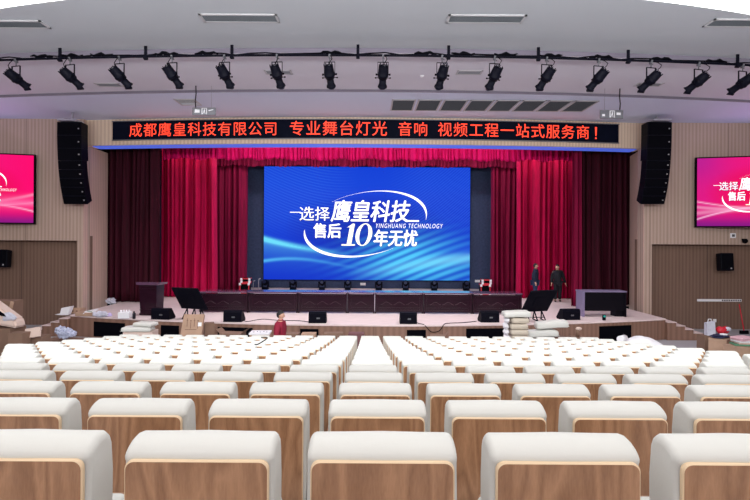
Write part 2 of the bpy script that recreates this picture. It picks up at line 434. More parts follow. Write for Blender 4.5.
# side steps
for s, xe in ((-1, SXL), (1, SXR)):
    b = MB(); c2 = MB()
    for k in range(5):
        zt_ = ZS-0.13*(k+1); x0 = xe+s*0.32*k; x1 = xe+s*0.32*(k+1); ys = 18.55
        b.box(((x0+x1)/2, (ys+20.45)/2, zt_/2), (0.32, 20.45-ys, zt_))
        c2.box(((x0+x1)/2, (ys+20.45)/2-0.02, zt_+0.0125), (0.33, 20.45-ys+0.02, 0.025))
    o = tag(b.build('stage_steps_'+('left' if s < 0 else 'right'), M['fascia']), kind='structure')
    c2.build('tread', M['stagefloor'], o)

# ------------------------------------------------------------------ curtains
def curtain(name, x0, x1, Y, z0, z1, m, label, amp=0.12, wl=0.30, seed=0, flare=0.0, scallop=0, group=None, gather=1.0):
    rnd = random.Random(seed)
    n = max(24, int((x1-x0)/0.022)); nv = 14
    ph = [rnd.uniform(0, 6.28) for _ in range(4)]
    # folds of irregular width
    cum = [0]; 
    for i in range(n): cum.append(cum[-1]+1+0.75*math.sin(i*0.09+ph[0])*math.sin(i*0.031+ph[1]))
    tot = (x1-x0)/wl
    def fn(u, v):
        i = int(round(u*n)); t = cum[i]/cum[-1]*tot
        z = z0+(z1-z0)*v
        if scallop: z += (1-v)*scallop*math.sin(t*0.9+ph[2])*0.5+ (1-v)*scallop*0.4*math.sin(t*2*PI)
        a = amp*(1.0-0.25*v)
        y = Y + a*math.sin(2*PI*t+0.5*math.sin(v*2+ph[3])) + 0.35*a*math.sin(2*PI*t*2.3+ph[1]+v) + flare*(1-v)**2*math.sin(t*1.3)*0.2
        x = x0+(x1-x0)*u+0.3*a*math.cos(2*PI*t)+0.02*math.sin(v*3+t)
        return Vector((x, y, z))
    b = MB(); b.grid(fn, n, nv)
    # turned hem gives the cloth real thickness
    o = b.build(name, m, norm=False)
    so = o.modifiers.new('cloth', 'SOLIDIFY'); so.thickness = 0.012
    tag(o, label, 'curtain', group)
    return o
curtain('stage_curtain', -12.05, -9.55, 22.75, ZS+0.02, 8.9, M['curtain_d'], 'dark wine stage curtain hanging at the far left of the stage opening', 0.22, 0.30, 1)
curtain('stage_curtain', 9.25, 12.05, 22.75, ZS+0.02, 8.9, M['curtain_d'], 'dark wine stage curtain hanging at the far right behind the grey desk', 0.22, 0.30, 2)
curtain('stage_curtain', 8.9, 9.32, 22.0, ZS+0.02, 8.9, M['curtain_m'], 'narrow crimson curtain edge falling between the two right stage curtains', 0.09, 0.24, 12)
curtain('stage_curtain', -10.35, -7.65, 24.9, ZS+0.02, 8.9, M['curtain'], 'bright crimson curtain on the left, behind the tall wooden lectern', 0.27, 0.33, 3)
curtain('stage_curtain', 7.4, 10.5, 25.2, ZS+0.02, 8.9, M['curtain'], 'bright crimson curtain on the right, behind the two standing men', 0.27, 0.33, 4)
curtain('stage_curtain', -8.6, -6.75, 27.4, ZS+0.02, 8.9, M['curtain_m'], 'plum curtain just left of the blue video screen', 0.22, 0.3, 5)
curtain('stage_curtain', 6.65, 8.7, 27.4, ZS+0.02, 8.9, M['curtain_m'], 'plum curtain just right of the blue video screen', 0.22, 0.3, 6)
curtain('stage_valance', -10.0, 10.1, 24.1, 7.52, 9.09, M['valance'], 'gathered crimson valance across the top of the stage', 0.08, 0.22, 7, scallop=0.1)
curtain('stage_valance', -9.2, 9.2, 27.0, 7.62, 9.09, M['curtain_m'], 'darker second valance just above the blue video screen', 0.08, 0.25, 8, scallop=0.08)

# ------------------------------------------------------------------ text
def glyph_mesh(txt, size=1.0, offset=0.0, shear=0.0, spacing=1.0, sx=1.0):
    """returns verts, faces of filled text (x right, y up), plus bbox"""
    c = bpy.data.curves.new('t', 'FONT'); c.body = txt; c.size = size; c.offset = offset; c.shear = shear; c.space_character = spacing
    c.resolution_u = 3
    o = bpy.data.objects.new('t', c); COL.objects.link(o)
    dg = bpy.context.evaluated_depsgraph_get(); dg.update()
    me = bpy.data.meshes.new_from_object(o.evaluated_get(dg))
    vs = [Vector((v.co.x*sx, v.co.y, 0)) for v in me.vertices]; fs = [tuple(p.vertices) for p in me.polygons]
    bpy.data.objects.remove(o); bpy.data.curves.remove(c); bpy.data.meshes.remove(me)
    return vs, fs
def fit(vs, x0, x1, y0, y1):
    """scale 2D glyph cloud into the box"""
    ax, bx = min(v.x for v in vs), max(v.x for v in vs); ay, by = min(v.y for v in vs), max(v.y for v in vs)
    return [Vector((x0+(v.x-ax)/(bx-ax)*(x1-x0), y0+(v.y-ay)/(by-ay)*(y1-y0), 0)) for v in vs]
def add_faces(bm, pts, fs, mi=0):
    V = [bm.verts.new(p) for p in pts]
    for f in fs:
        try: g = bm.faces.new([V[i] for i in f]); g.material_index = mi
        except ValueError: pass

# LED message board on the beam
XB0, XB1 = X(113, 121, 20.45), X(618, 124, 20.45)
def fy(x, off): return arc(x, 19.9, 88)-off
board = empty('led_message_board', (0, fy(0, 0.05), CZ+4.42), label='long black message board with red scrolling characters above the stage', cat='sign')
oy, oz = board.location.y, board.location.z
ZB0, ZB1 = CZ+4.03, CZ+4.765
def strip(b, x0, x1, z0, z1, o0, o1, n=40):
    xs = [x0+(x1-x0)*i/n for i in range(n+1)]
    A = [[b.bm.verts.new((x, fy(x, o)-oy, z-oz)) for x in xs] for (o, z) in ((o1, z0), (o1, z1), (o0, z1), (o0, z0))]
    for i in range(n):
        for j in range(4): b.bm.faces.new((A[j][i], A[j][i+1], A[(j+1) % 4][i+1], A[(j+1) % 4][i]))
    for i in (0, n): b.bm.faces.new([A[j][i] for j in range(4)])
b = MB(); strip(b, XB0, XB1, ZB0, ZB1, 0.0, 0.10); b.build('display_panel', mat('banner_face', s2l(10, 14, 30), 0.6, spec=0.05), board)
b = MB(); 
strip(b, XB0-0.03, XB1+0.03, ZB1, ZB1+0.03, 0.0, 0.11); strip(b, XB0-0.03, XB1+0.03, ZB0-0.03, ZB0, 0.0, 0.11)
b.build('frame', M['greymetal'], board)
def px2x(px): return (px-369)*20.42/500
groups = [('成都鹰皇科技有限公司', 128.5, 279.8), ('专业舞台灯光', 290, 386.5), ('音响', 395.4, 425.8), ('视频工程一站式服务商', 434.2, 587.5), ('！', 588.5, 604)]
for (txt, a, c) in groups:
    b = MB(); n = len(txt); w_ = (px2x(c)-px2x(a))/n
    for i, ch in enumerate(txt):
        if ch == '！':
            x0 = px2x(591.5)
            for (z0, z1, w0, w1) in ((0.24, 0.60, 0.018, 0.04), (0.12, 0.18, 0.03, 0.03)):
                b.bm.faces.new([b.bm.verts.new(p) for p in ((x0+0.08-w0, fy(x0, 0.115)-oy, ZB0+z0-oz), (x0+0.08+w0, fy(x0, 0.115)-oy, ZB0+z0-oz), (x0+0.08+w1, fy(x0, 0.115)-oy, ZB0+z1-oz), (x0+0.08-w1, fy(x0, 0.115)-oy, ZB0+z1-oz))])
            continue
        vs, fs = glyph_mesh(ch, 1.0, 0.0)
        k = w_*0.95
        x0 = px2x(a+0.3)+w_*(i+0.02)
        pts = [Vector((x0+v.x*k, fy(x0+v.x*k, 0.115)-oy, ZB0+0.155+v.y*k*1.0-oz)) for v in vs]
        for dx in (0.0,): add_faces(b.bm, [p+Vector((dx, 0.001*(dx > 0), 0)) for p in pts], fs)
    b.build('lettering', M['redtxt'], board, norm=False)

# video screens: picture in vertex colours, lettering as raised mesh
def mixc(a, b_, t): t = max(0, min(1, t)); return tuple(a[i]*(1-t)+b_[i]*t for i in range(3))
def blue_pic(u, v):
    c = mixc(s2l(6, 38, 196), s2l(24, 78, 226), max(0, 1-abs(v-0.85)*1.3)*0.6+0.25*(1-u))
    c = mixc(c, s2l(14, 40, 180), max(0, 1-((u-0.5)**2*6+(v-0.45)**2*10)))
    # fine contour lines
    ln = math.sin((v*1.3-0.5*u*u+0.35*math.sin(u*3.2))*190)
    ss = lambda t: max(0, min(1, t))
    c = mixc(c, s2l(70, 130, 240), 0.34*max(0, ln)*ss((abs(u-0.52)-0.06)*5)*ss((v-0.36)*5))
    # cyan glow bottom right with diagonal rays
    g = math.exp(-(((u-0.74)/0.26)**2+((v-0.16)/0.20)**2))
    ray = 0.62+0.38*math.sin((v*1.0-u*0.62)*95+3*math.sin(u*5))
    c = mixc(c, s2l(80, 205, 255), g*ray*1.3)
    g2 = math.exp(-(((v-(0.05+0.30*(u-0.45)))/0.05)**2))*max(0, (u-0.4))*1.6
    c = mixc(c, s2l(130, 225, 255), g2*0.8)
    g3 = math.exp(-(((v-(0.24+0.10*(u-0.7)))/0.05)**2))*max(0, (u-0.72))*3.0
    c = mixc(c, s2l(20, 70, 215), g3)
    # ribbon at the bottom left
    f = 0.36-0.48*u+0.42*u*u
    d = (v-f)
    r_ = (math.exp(-(d/0.022)**2)*1.25+math.exp(-max(0, -d)/0.09)*(1 if d < 0 else 0)*0.45)*max(0, 1-u/0.42)
    c = mixc(c, s2l(110, 225, 255), r_)
    f2 = 0.135+0.05*math.sin(u*7+0.6)
    c = mixc(c, s2l(90, 200, 255), math.exp(-((v-f2)/0.014)**2)*max(0, 1-u/0.5)*0.8)
    c = mixc(c, s2l(10, 50, 200), math.exp(-((v-0.02)/0.04)**2)*0.5*(1-u))
    return c
def pink_pic(u, v):
    c = mixc(s2l(255, 0, 110), s2l(225, 20, 130), 1-u if u < 1 else 0)
    c = mixc(c, s2l(240, 0, 80), max(0, 1-((u-0.5)**2*5+(v-0.5)**2*6)))
    c = mixc(c, s2l(120, 20, 130), math.exp(-((v)/0.13)**2)*0.9)
    c = mixc(c, s2l(170, 30, 150), math.exp(-(((u)/0.2)**2+((v-1)/0.35)**2))*0.7)
    for (a0, a1, a2, w_, s_) in ((0.36, -0.36, 0.30, 0.010, 0.8), (0.10, 0.62, -0.55, 0.011, 0.95), (0.28, -0.20, 0.34, 0.02, 0.5), (0.19, 0.20, -0.1, 0.03, 0.4)):
        f = a0+a1*u+a2*u*u
        c = mixc(c, s2l(255, 190, 225), math.exp(-((v-f)/w_)**2)*s_)
    c = mixc(c, s2l(255, 90, 160), math.exp(-(((u-0.85)/0.3)**2+((v-0.30)/0.09)**2))*0.7)
    return c
def picture(parent, Wd, Ht, pic, strength, nu=200, nv=110):
    me = bpy.data.meshes.new('picture')
    vs = [(-Wd/2+Wd*i/nu, 0, -Ht/2+Ht*j/nv) for i in range(nu+1) for j in range(nv+1)]
    fs = [(i*(nv+1)+j, (i+1)*(nv+1)+j, (i+1)*(nv+1)+j+1, i*(nv+1)+j+1) for i in range(nu) for j in range(nv)]
    me.from_pydata(vs, [], fs)
    ca = me.color_attributes.new('picture', 'FLOAT_COLOR', 'POINT')
    data = []
    for i in range(nu+1):
        for j in range(nv+1): data += [*pic(i/nu, j/nv), 1]
    ca.data.foreach_set('color', data)
    me.materials.append(attr_emit('screen_'+pic.__name__, strength))
    return link(bpy.data.objects.new('picture', me), parent)
def logo(parent, Wd, Ht, y):
    """screen lettering; coordinates are taken on a 206 x 113 field"""
    k = Wd/206.0; kz = Ht/113.0
    cx, cy = 367.0, 222.8
    def T(p, yy=y): return Vector(((p.x-cx)*k, yy, (cy-p.y)*kz))
    cb = MB()
    def put(txt, x0, x1, y0, y1, off=0.0, shear=0.0, sp=1.0, shadow=True):
        b = MB(); nb = MB()
        vs, fs = glyph_mesh(txt, 1.0, 0.0, shear, sp)
        q = fit(vs, x0, x1, -y1, -y0)
        q = [Vector((v.x, -v.y, 0)) for v in q]
        for i_, (ox, oy_) in enumerate(((-1, 0), (1, 0), (0, -0.7), (0, 0.7)) if off > 0.01 else ((-.3, 0), (.3, 0)) if shadow else ((0, 0),)):
            e_ = 0.42 if off > 0.01 else 0.3
            add_faces(b.bm, [T(p+Vector((ox*e_, oy_*e_, 0)), y+0.0008*i_) for p in q], fs)
        L_ = b.build('lettering', M['led_white'], parent, norm=False)
        if shadow:
            add_faces(nb.bm, [T(p+Vector((0.7, 0.7, 0)), y+0.006) for p in q], fs); nb.build('lettering_shadow', M['led_navy'], L_, norm=False)
        else: nb.bm.free()
    put('选择', 299.7, 329.7, 206.3, 220.2, 0.004)
    put('鹰皇科技', 331, 410, 199.7, 221, 0.03, 0.18, 0.98)
    put('售后', 313.8, 341.0, 223, 237.3, 0.03, 0.0)
    put('年无忧', 374, 417.6, 229, 245.2, 0.03, 0.12)
    put('YINGHUANG TECHNOLOGY', 376, 443, 222.7, 227.2, 0.0, 0.25, 1.25, False)
    def quad(bb, x0, x1, y0, y1, sh=0):
        bb.bm.faces.new([bb.bm.verts.new(T(Vector(p))) for p in ((x0, y1, 0), (x1, y1, 0), (x1+sh, y0, 0), (x0+sh, y0, 0))])
    b = MB(); quad(b, 290, 301, 211.6, 212.4); b.build('dash', M['led_white'], parent, norm=False)
    b = MB(); quad(b, 407, 419, 219.2, 220.8); b.build('underline', M['led_white'], parent, norm=False)
    # serif italic figures 1 and 0
    P = lambda l: cb.bm.faces.new([cb.bm.verts.new(T(Vector((x, yy, 0)))) for x, yy in l])
    P([(346.8, 244), (351.4, 244), (355.0, 223.2), (353.6, 223.2), (350.0, 226.0)])
    P([(341.5, 245), (355, 245), (355.2, 243.6), (341.8, 243.6)])
    P([(347.2, 226.8), (350.2, 226.6), (354.2, 223.2), (353.2, 222.8)])
    n = 40
    def el(t, a, bb): 
        yy = bb*math.sin(t); return Vector((364.0+a*math.cos(t)-(yy)*0.16, 233.9+yy, 0))
    for i in range(n):
        t0, t1 = 2*PI*i/n, 2*PI*(i+1)/n
        cb.bm.faces.new([cb.bm.verts.new(T(p)) for p in (el(t0, 8.2, 11.3), el(t1, 8.2, 11.3), el(t1, 4.3, 10.4), el(t0, 4.3, 10.4))])
    # swooshes
    def sw(t0, t1, tm, wmax):
        b = MB(); n = 50; th = R(11); pts = []
        for i in range(n+1):
            t = R(t0+(t1-t0)*i/n); f = i/n
            wv = wmax*math.sin(PI*f**(math.log(0.5)/math.log(tm)))**1.3+0.12
            for s_ in (-0.5, 0.5):
                a_, b_ = 61.7+s_*wv, 31.3+s_*wv
                ex, ey = a_*math.cos(t), b_*math.sin(t)
                pts.append(Vector((365.5+ex*math.cos(th)-ey*math.sin(th), 223.1-(ex*math.sin(th)+ey*math.cos(th)), 0)))
        for i in range(n):
            b.bm.faces.new([b.bm.verts.new(T(p)) for p in (pts[2*i], pts[2*i+1], pts[2*i+3], pts[2*i+2])])
        b.build('swoosh', M['led_white'], parent, norm=False)
    sw(118, -14, 0.72, 2.6); sw(170, 292, 0.32, 3.0)
    cb.build('numerals', M['led_cream'], parent, norm=False)

YL = 29.3
a0, a1 = W(264.3, 166.3, YL), W(469.7, 280.6, YL)
Wd, Ht = a1.x-a0.x, a0.z-a1.z
scr = empty('video_wall', ((a0.x+a1.x)/2, YL, (a0.z+a1.z)/2), label='large blue video wall with white company lettering at the back of the stage', cat='screen')
b = MB(); b.box((0, 0.12, 0), (Wd+0.04, 0.2, Ht+0.04)); b.build('cabinet', M['dark'], scr)
picture(scr, Wd, Ht, blue_pic, 1.0, 260, 143).location = (0, 0.0, 0)
logo(scr, Wd, Ht, -0.02)
# side screens
def side_screen(px_in, s, ptop, pbot, label):
    Y0 = 20.25
    a, c = W(px_in, ptop, Y0), W(px_in, pbot, Y0)
    Ht = a.z-c.z; Wd = Ht*1.65
    rz = -s*R(14)
    ex = math.cos(rz); cx = a.x+s*Wd/2*ex; cyy = Y0-Wd/2*math.sin(R(14))
    o = empty('side_video_screen', (cx, cyy, (a.z+c.z)/2), rz, label, 'screen', None)
    o.rotation_euler = (R(0), 0, rz)
    b = MB(); b.box((0, 0.07, 0), (Wd+0.10, 0.12, Ht+0.10)); b.build('cabinet', M['dark'], o)
    b = MB()
    for q in (-1, 1): b.box((q*0.9, 0.32, 0), (0.08, 0.5, 0.5))
    b.build('wall_bracket', M['dark'], o)
    picture(o, Wd, Ht, pink_pic, 1.0, 110, 60)
    logo(o, Wd, Ht, -0.02)
side_screen(33.8, -1, 155.6, 222.8, 'magenta video screen with white lettering on the left wall')
side_screen(697.4, 1, 158.5, 226.0, 'magenta video screen with white lettering on the right wall')

# ------------------------------------------------------------------ auditorium seats
def cushion_mesh():
    prof = [(0.006, 0.42), (0.0, 0.60), (0.0, 0.80), (0.0, 0.933), (-0.005, 0.942), (-0.005, 0.953), (0.003, 0.965), (0.022, 0.978), (0.05, 0.989), (0.085, 0.993),
            (0.113, 0.987), (0.135, 0.968), (0.147, 0.94), (0.148, 0.85), (0.145, 0.70), (0.135, 0.55), (0.128, 0.44), (0.11, 0.42)]
    HW = 0.226
    bm = bmesh.new()
    st = []
    r = 0.024
    for a in (90, 70, 50, 30, 12): st.append((-(HW-r+r*math.sin(R(a))), r*(1-math.cos(R(a)))))
    st += [(-0.12, -0.0), (0, -0.002), (0.12, 0)]
    for a in (12, 30, 50, 70, 90): st.append((HW-r+r*math.sin(R(a)), r*(1-math.cos(R(a)))))
    rings = []
    for (x, ins) in st:
        ring = []
        for (y, z) in prof:
            sy, sz = 0.068, max(0.46, min(0.93, z))
            d = Vector((y-sy, z-sz)); L = d.length
            q = (L-min(ins, L*0.97)*(1.15 if z > 0.9 else 0.55))/L if L > 1e-6 else 1
            ring.append(bm.verts.new((x, sy+d.x*q, sz+d.y*q)))
        rings.append(ring)
    n = len(prof)
    for i in range(len(rings)-1):
        for j in range(n):
            f = bm.faces.new((rings[i][j], rings[i+1][j], rings[i+1][(j+1) % n], rings[i][(j+1) % n])); f.smooth = True
    bm.faces.new(rings[0]); bm.faces.new(rings[-1][::-1])
    return bm
def rounded_plate(hw, z0, z1, rad, y0, y1, bulge=0.0, seg=5):
    """outline with rounded top corners, thickness y0..y1; front/back faces material 0, rim material 1"""
    pts = [(-hw, z0), (hw, z0)]
    for i in range(seg+1):
        a = PI/2*i/seg; pts.append((hw-rad+rad*math.cos(a), z1-rad+rad*math.sin(a)))
    for i in range(seg+1):
        a = PI/2+PI/2*i/seg; pts.append((-hw+rad+rad*math.cos(a), z1-rad+rad*math.sin(a)))
    return pts
SEAT = empty('auditorium_seat', (0, 0, 0), label='x', cat='seat', group='cream auditorium seats in stepped rows')
bmc = cushion_mesh(); mb = MB(); mb.bm.free(); mb.bm = bmc
mb.build('backrest_cushion', M['fabric'], SEAT)
b = MB()
pts = rounded_plate(0.2135, 0.36, 0.947, 0.026, 0, 0)
ya, yb = -0.018, -0.003
c = 0.004
A = [b.bm.verts.new((x, ya, z)) for x, z in [(x*(1-c/0.21), z if z < 0.5 else z-c) for x, z in pts]]
A2 = [b.bm.verts.new((x, ya+0.004, z)) for x, z in pts]
B_ = [b.bm.verts.new((x, yb, z)) for x, z in pts]
b.bm.faces.new(A); b.bm.faces.new(B_[::-1])
n = len(pts)
for i in range(n):
    for (p, q) in ((A, A2), (A2, B_)):
        f = b.bm.faces.new((p[i], q[i], q[(i+1) % n], p[(i+1) % n])); f.material_index = 1
b.build('back_panel', [M['ply'], M['plyedge']], SEAT)
b = MB(); b.box((0, 0.232, 0.54), (0.42, 0.10, 0.33), rot=(R(-6), 0, 0), bevel=0.03, seg=3); o = b.build('folded_seat', M['fabric'], SEAT, smooth=True)
b = MB(); b.box((0, 0.285, 0.54), (0.39, 0.016, 0.30), rot=(R(-6), 0, 0), bevel=0.004, seg=1); b.build('seat_underpanel', M['ply'], o)
for s in (-1, 1):
    b = MB(); b.box((s*0.2525, 0.20, 0.30), (0.022, 0.24, 0.60), bevel=0.005, seg=1); b.box((s*0.2525, 0.20, 0.01), (0.04, 0.30, 0.02)); 
    f = b.build('leg', M['dark'], SEAT)
    b = MB(); b.box((s*0.2525, 0.20, 0.612), (0.042, 0.36, 0.028), bevel=0.009, seg=2); b.build('armrest', M['armwood'], SEAT)
ORD = ['front', 'second', 'third', 'fourth', 'fifth', 'sixth', 'seventh', 'eighth', 'ninth', 'tenth', 'eleventh', 'twelfth', 'thirteenth', 'fourteenth', 'fifteenth']
NUM = ['', 'first', 'second', 'third', 'fourth', 'fifth', 'sixth', 'seventh', 'eighth', 'ninth', 'tenth', 'eleventh']
first = True
for k in range(15):
    Y = Y1+DY*k
    rown = 'nearest row' if k == 0 else ('farthest row' if k == 14 else ORD[k]+' row from camera')
    for c in range(-11, 11):
        x = 0.044+0.55*c
        px = 369+x*500/Y
        if px+0.24*500/Y < 1 or px-0.24*500/Y > 749: continue
        o = SEAT if first else copy_tree(SEAT)
        first = False
        o.location = (x, Y, zrow(k))
        if c == 0: where = 'in the middle column'
        else: where = '%s %s of the middle column' % (NUM[abs(c)], 'left' if c < 0 else 'right')
        o['label'] = 'cream seat, plywood back, %s, %s' % (rown, where)

# leaflet on the armrest of a near seat
o = empty('leaflet', (0.044-0.2525-0.01, Y1+0.27, zrow(0)+0.6265), label='small blue and yellow leaflet lying on the nearest row armrest', cat='leaflet')
b = MB(); b.box((0, 0.035, 0.004), (0.05, 0.05, 0.006)); b.build('blue_half', M['blue'], o)
b = MB(); b.box((0, -0.02, 0.004), (0.05, 0.055, 0.006)); b.build('yellow_half', M['yellow'], o)

# ------------------------------------------------------------------ lighting pipe and spotlights
PY, PZ, PR = 12.75, CZ+4.71, 95.0
def pipe_at(px):
    Y = PY
    for _ in range(5):
        x = (px-369)*Y/500; Y = arc(x, PY, PR)
    return Vector((x, Y, PZ))
pts = []
for i in range(61):
    x = -11.5+23*i/60; pts.append((x, arc(x, PY, PR), PZ))
rig = empty('lighting_pipe', (0, PY, PZ), label='long black curved lighting pipe hung below the ceiling', cat='pipe')
b = MB(); b.tube([Vector(p)-rig.location for p in pts], 0.032, 8); b.build('pipe', M['black'], rig)
b = MB(); b.tube([Vector(p)-rig.location+Vector((0, 0.03, 0.055+0.02*math.sin(i*1.7)+0.015*math.sin(i*4.1))) for i, p in enumerate(pts)], 0.018, 6); b.build('power_cable', M['dark'], rig)
for px in (60, 145.7, 232, 358, 448.7, 538.5, 628.3, 737.7):
    p = pipe_at(px-1.2)-rig.location
    b = MB(); b.box((p.x, p.y, 0.09), (0.075, 0.03, 0.36)); b.box((p.x, p.y, -0.05), (0.09, 0.1, 0.05)); b.build('hanger', M['black'], rig)
for i, px in enumerate((40, 70, 100, 165, 205, 330, 425, 462, 505, 550, 600, 660, 715)):
    p = pipe_at(px)-rig.location
    b = MB(); b.tube([p+Vector((dx*0.1, 0.02, 0.07+0.03*math.sin(dx*2.1+i))) for dx in range(-3, 4)], [0.015, 0.03, 0.045, 0.05, 0.04, 0.03, 0.012], 6); b.build('cable_bundle', M['dark'], rig)

def make_spot():
    o = empty('profile_spotlight', (0, 0, 0), label='x', cat='spotlight', group='profile spotlights along the ceiling pipe')
    b = MB()
    b.box((0, 0, -0.0), (0.05, 0.10, 0.10), bevel=0.01); b.tube([(0, 0, -0.03), (0, 0, -0.145)], 0.016, 8)
    b.tube([(0.03, 0, -0.06), (0.06, 0, -0.06)], 0.012, 6)
    b.build('clamp', M['greymetal'], o)
    b = MB()
    y_ = [(-0.135, 0, -0.44), (-0.135, 0, -0.145), (0.135, 0, -0.145), (0.135, 0, -0.44)]
    for a, c in zip(y_[:-1], y_[1:]):
        A, C = Vector(a), Vector(c); mid = (A+C)/2; d = C-A
        b.box(mid, (abs(d.x)+0.012, 0.035, abs(d.z)+0.012))
    b.build('yoke', M['black'], o)
    body = empty('lamp_body', (0, 0, -0.46)); body.scale = (0.95, 0.84, 0.95); 
    COL.objects.unlink(body); link(body, o)
    # body along +Y local (aim), to be tilted
    b = MB()
    prof = [(-0.36, 0.03), (-0.36, 0.07), (-0.33, 0.10), (-0.24, 0.112), (-0.10, 0.118), (-0.09, 0.128), (-0.03, 0.128), (-0.02, 0.115), (0.05, 0.105), (0.08, 0.085)]
    b.tube([(0, y+0.07, 0) for y, r in prof], [r*1.16 for y, r in prof], 18)
    for i in range(8):
        a = 2*PI*i/8; b.box((0.115*math.cos(a), -0.22, 0.115*math.sin(a)), (0.02, 0.2, 0.02), rot=(0, -a, 0))
    b.build('housing', M['black'], body)
    b = MB(); prof = [(0.06, 0.08), (0.22, 0.083), (0.24, 0.09), (0.27, 0.09), (0.28, 0.105), (0.33, 0.112), (0.33, 0.09)]
    b.tube([(0, y+0.07, 0) for y, r in prof], [r*1.16 for y, r in prof], 18); b.build('lens_tube', M['black'], body)
    b = MB(); b.tube([(0, -0.296, 0), (0, -0.288, 0)], 0.05, 12); b.build('rear_cap', M['greymetal'], body)
    for s in (-1, 1):
        b = MB(); b.tube([(s*0.11, 0, 0), (s*0.19, 0, 0)], 0.018, 8); b.tube([(s*0.165, 0, 0), (s*0.20, 0, 0)], 0.032, 8); b.build('knob', M['dark'], body)
        b = MB(); b.tube([(s*0.08, 0.10, 0), (s*0.20, 0.11, 0)], 0.011, 6); b.tube([(s*0.18, 0.105, 0), (s*0.215, 0.11, 0)], 0.022, 8); b.build('shutter_handle', M['dark'], body)
    b = MB(); b.tube([(0.01, -0.05, 0.0), (0.06, -0.16, -0.06), (0.09, -0.25, -0.15), (0.05, -0.26, -0.22), (0.02, -0.2, -0.26)], 0.010, 6)
    b.build('power_cord', M['dark'], o)
    return o, body
spots = (15, 69, 118.5, 171, 223.5, 276, 328.5, 382, 441, 493.5, 545.5, 597.5, 650, 697.5, 741.5)
spot0, body0 = make_spot()
for i, px in enumerate(spots):
    p = pipe_at(px)
    if i == 0: o, bd = spot0, body0
    else:
        o = copy_tree(spot0); bd = [c for c in o.children if c.name.startswith('lamp_body')][0]
    tgt = Vector((0, 21.0, -0.9)); piv = p+Vector((0, 0, -0.45)); d = (tgt-piv)
    yaw = math.atan2(-d.x, d.y)
    o.location = p+Vector((0, 0, -0.03)); o.rotation_euler = (0, 0, yaw*0.3)
    bd.rotation_euler = (math.atan2(d.z, math.hypot(d.x, d.y)), 0, yaw*0.7)
    nm = ['leftmost', 'second from left', 'third from left', 'fourth from left', 'fifth from left', 'sixth from left', 'seventh from left', 'eighth from left, the middle one',
          'seventh from right', 'sixth from right', 'fifth from right', 'fourth from right', 'third from right', 'second from right', 'rightmost'][i]
    o['label'] = 'black profile spotlight hanging from the ceiling pipe, ' + nm

# ------------------------------------------------------------------ ceiling vents
def vent(name, c, sx, sy, n, label, group, rx=0, along='x', m=None):
    o = empty(name, c, label=label, cat='vent', group=group); o.rotation_euler = (rx, 0, 0)
    b = MB(); t = 0.05; e = 0.025
    b.box((0, sy/2-t/2, -e/2), (sx, t, e)); b.box((0, -sy/2+t/2, -e/2), (sx, t, e)); b.box((sx/2-t/2, 0, -e/2), (t, sy, e)); b.box((-sx/2+t/2, 0, -e/2), (t, sy, e))
    b.build('frame', M['frame_w'], o)
    b = MB(); b.box((0, 0, -0.003), (sx-2*t, sy-2*t, 0.004)); b.build('backing', M['grille_d'], o)
    b = MB()
    for i in range(n):
        if along == 'x': b.box((0, -sy/2+t+(sy-2*t)*(i+0.5)/n, -0.014), (sx-2*t, 0.016, 0.018), rot=(R(30), 0, 0))
        else: b.box((-sx/2+t+(sx-2*t)*(i+0.5)/n, 0, -0.014), (0.02, sy-2*t, 0.018))
    b.build('slats', m or M['grille'], o)
    return o
zc1 = CZ+5.07
for (a, c, yy, lab) in ((-25, 44.5, 23.8, 'long narrow air vent in the near ceiling at the far left'), (200, 277, 17.8, 'long narrow air vent in the near ceiling, left of centre'), (446, 523, 18.5, 'long narrow air vent in the near ceiling, right of centre'), (707, 784, 22.6, 'long narrow air vent in the near ceiling at the far right')):
    Y = 5.07*500/(240-(yy-0.0061*((a+c)/2-375)))
    v = vent('air_vent', ((a+c)/2*Y/500-369*Y/500, Y, zc1), (c-a)*Y/500, 0.42, 6, lab, 'long vents in the near ceiling')
for (a, c, yy, lab) in ((95.5, 121, 85, 'small slotted vent in the middle ceiling at the left behind the third spotlight'), (264, 291, 71.8, 'small slotted vent in the middle ceiling behind the sixth spotlight'), (455.5, 481, 72, 'small slotted vent in the middle ceiling just right of centre'), (635, 661, 84.5, 'small slotted vent in the middle ceiling at the right')):
    h = 4.975
    Y = h*500/(240-(yy-0.0061*((a+c)/2-375))); hh = 4.96+0.04*(Y-13.2)/3.4
    vent('air_vent', (((a+c)/2-369)*Y/500, Y, CZ+hh-0.002), (c-a)*Y/500, 0.36, 5, lab, 'small vents in the middle ceiling', m=M['greyslat'])
sq = [(390, 414.5), (415.5, 441), (441, 467), (466, 493), (491, 517), (515, 542), (539, 567), (563, 592)]
nm = ['leftmost', 'second from left', 'third from left', 'fourth from left', 'fourth from right', 'third from right', 'second from right', 'rightmost']
for i in range(8):
    xc = 1.19+0.911*i
    vent('return_air_grille', (xc, 18.1, CZ+4.894), 0.84, 1.45, 12, 'square grey slatted ceiling grille above the sign, ' + nm[i] + ' of eight', 'square grilles in the ceiling above the sign')
vent('air_vent', (X(188, 109, 17.9), 17.9, CZ+4.905), 0.75, 0.8, 6, 'small ceiling vent behind the left hanging exit sign', None, m=M['frame_w'])
b = MB(); b.ellipsoid((X(422, 77, 15.1), 15.1, CZ+4.975), (0.07, 0.07, 0.05)); tag(b.build('smoke_detector', M['white']), 'small round white smoke detector on the middle ceiling', 'detector')

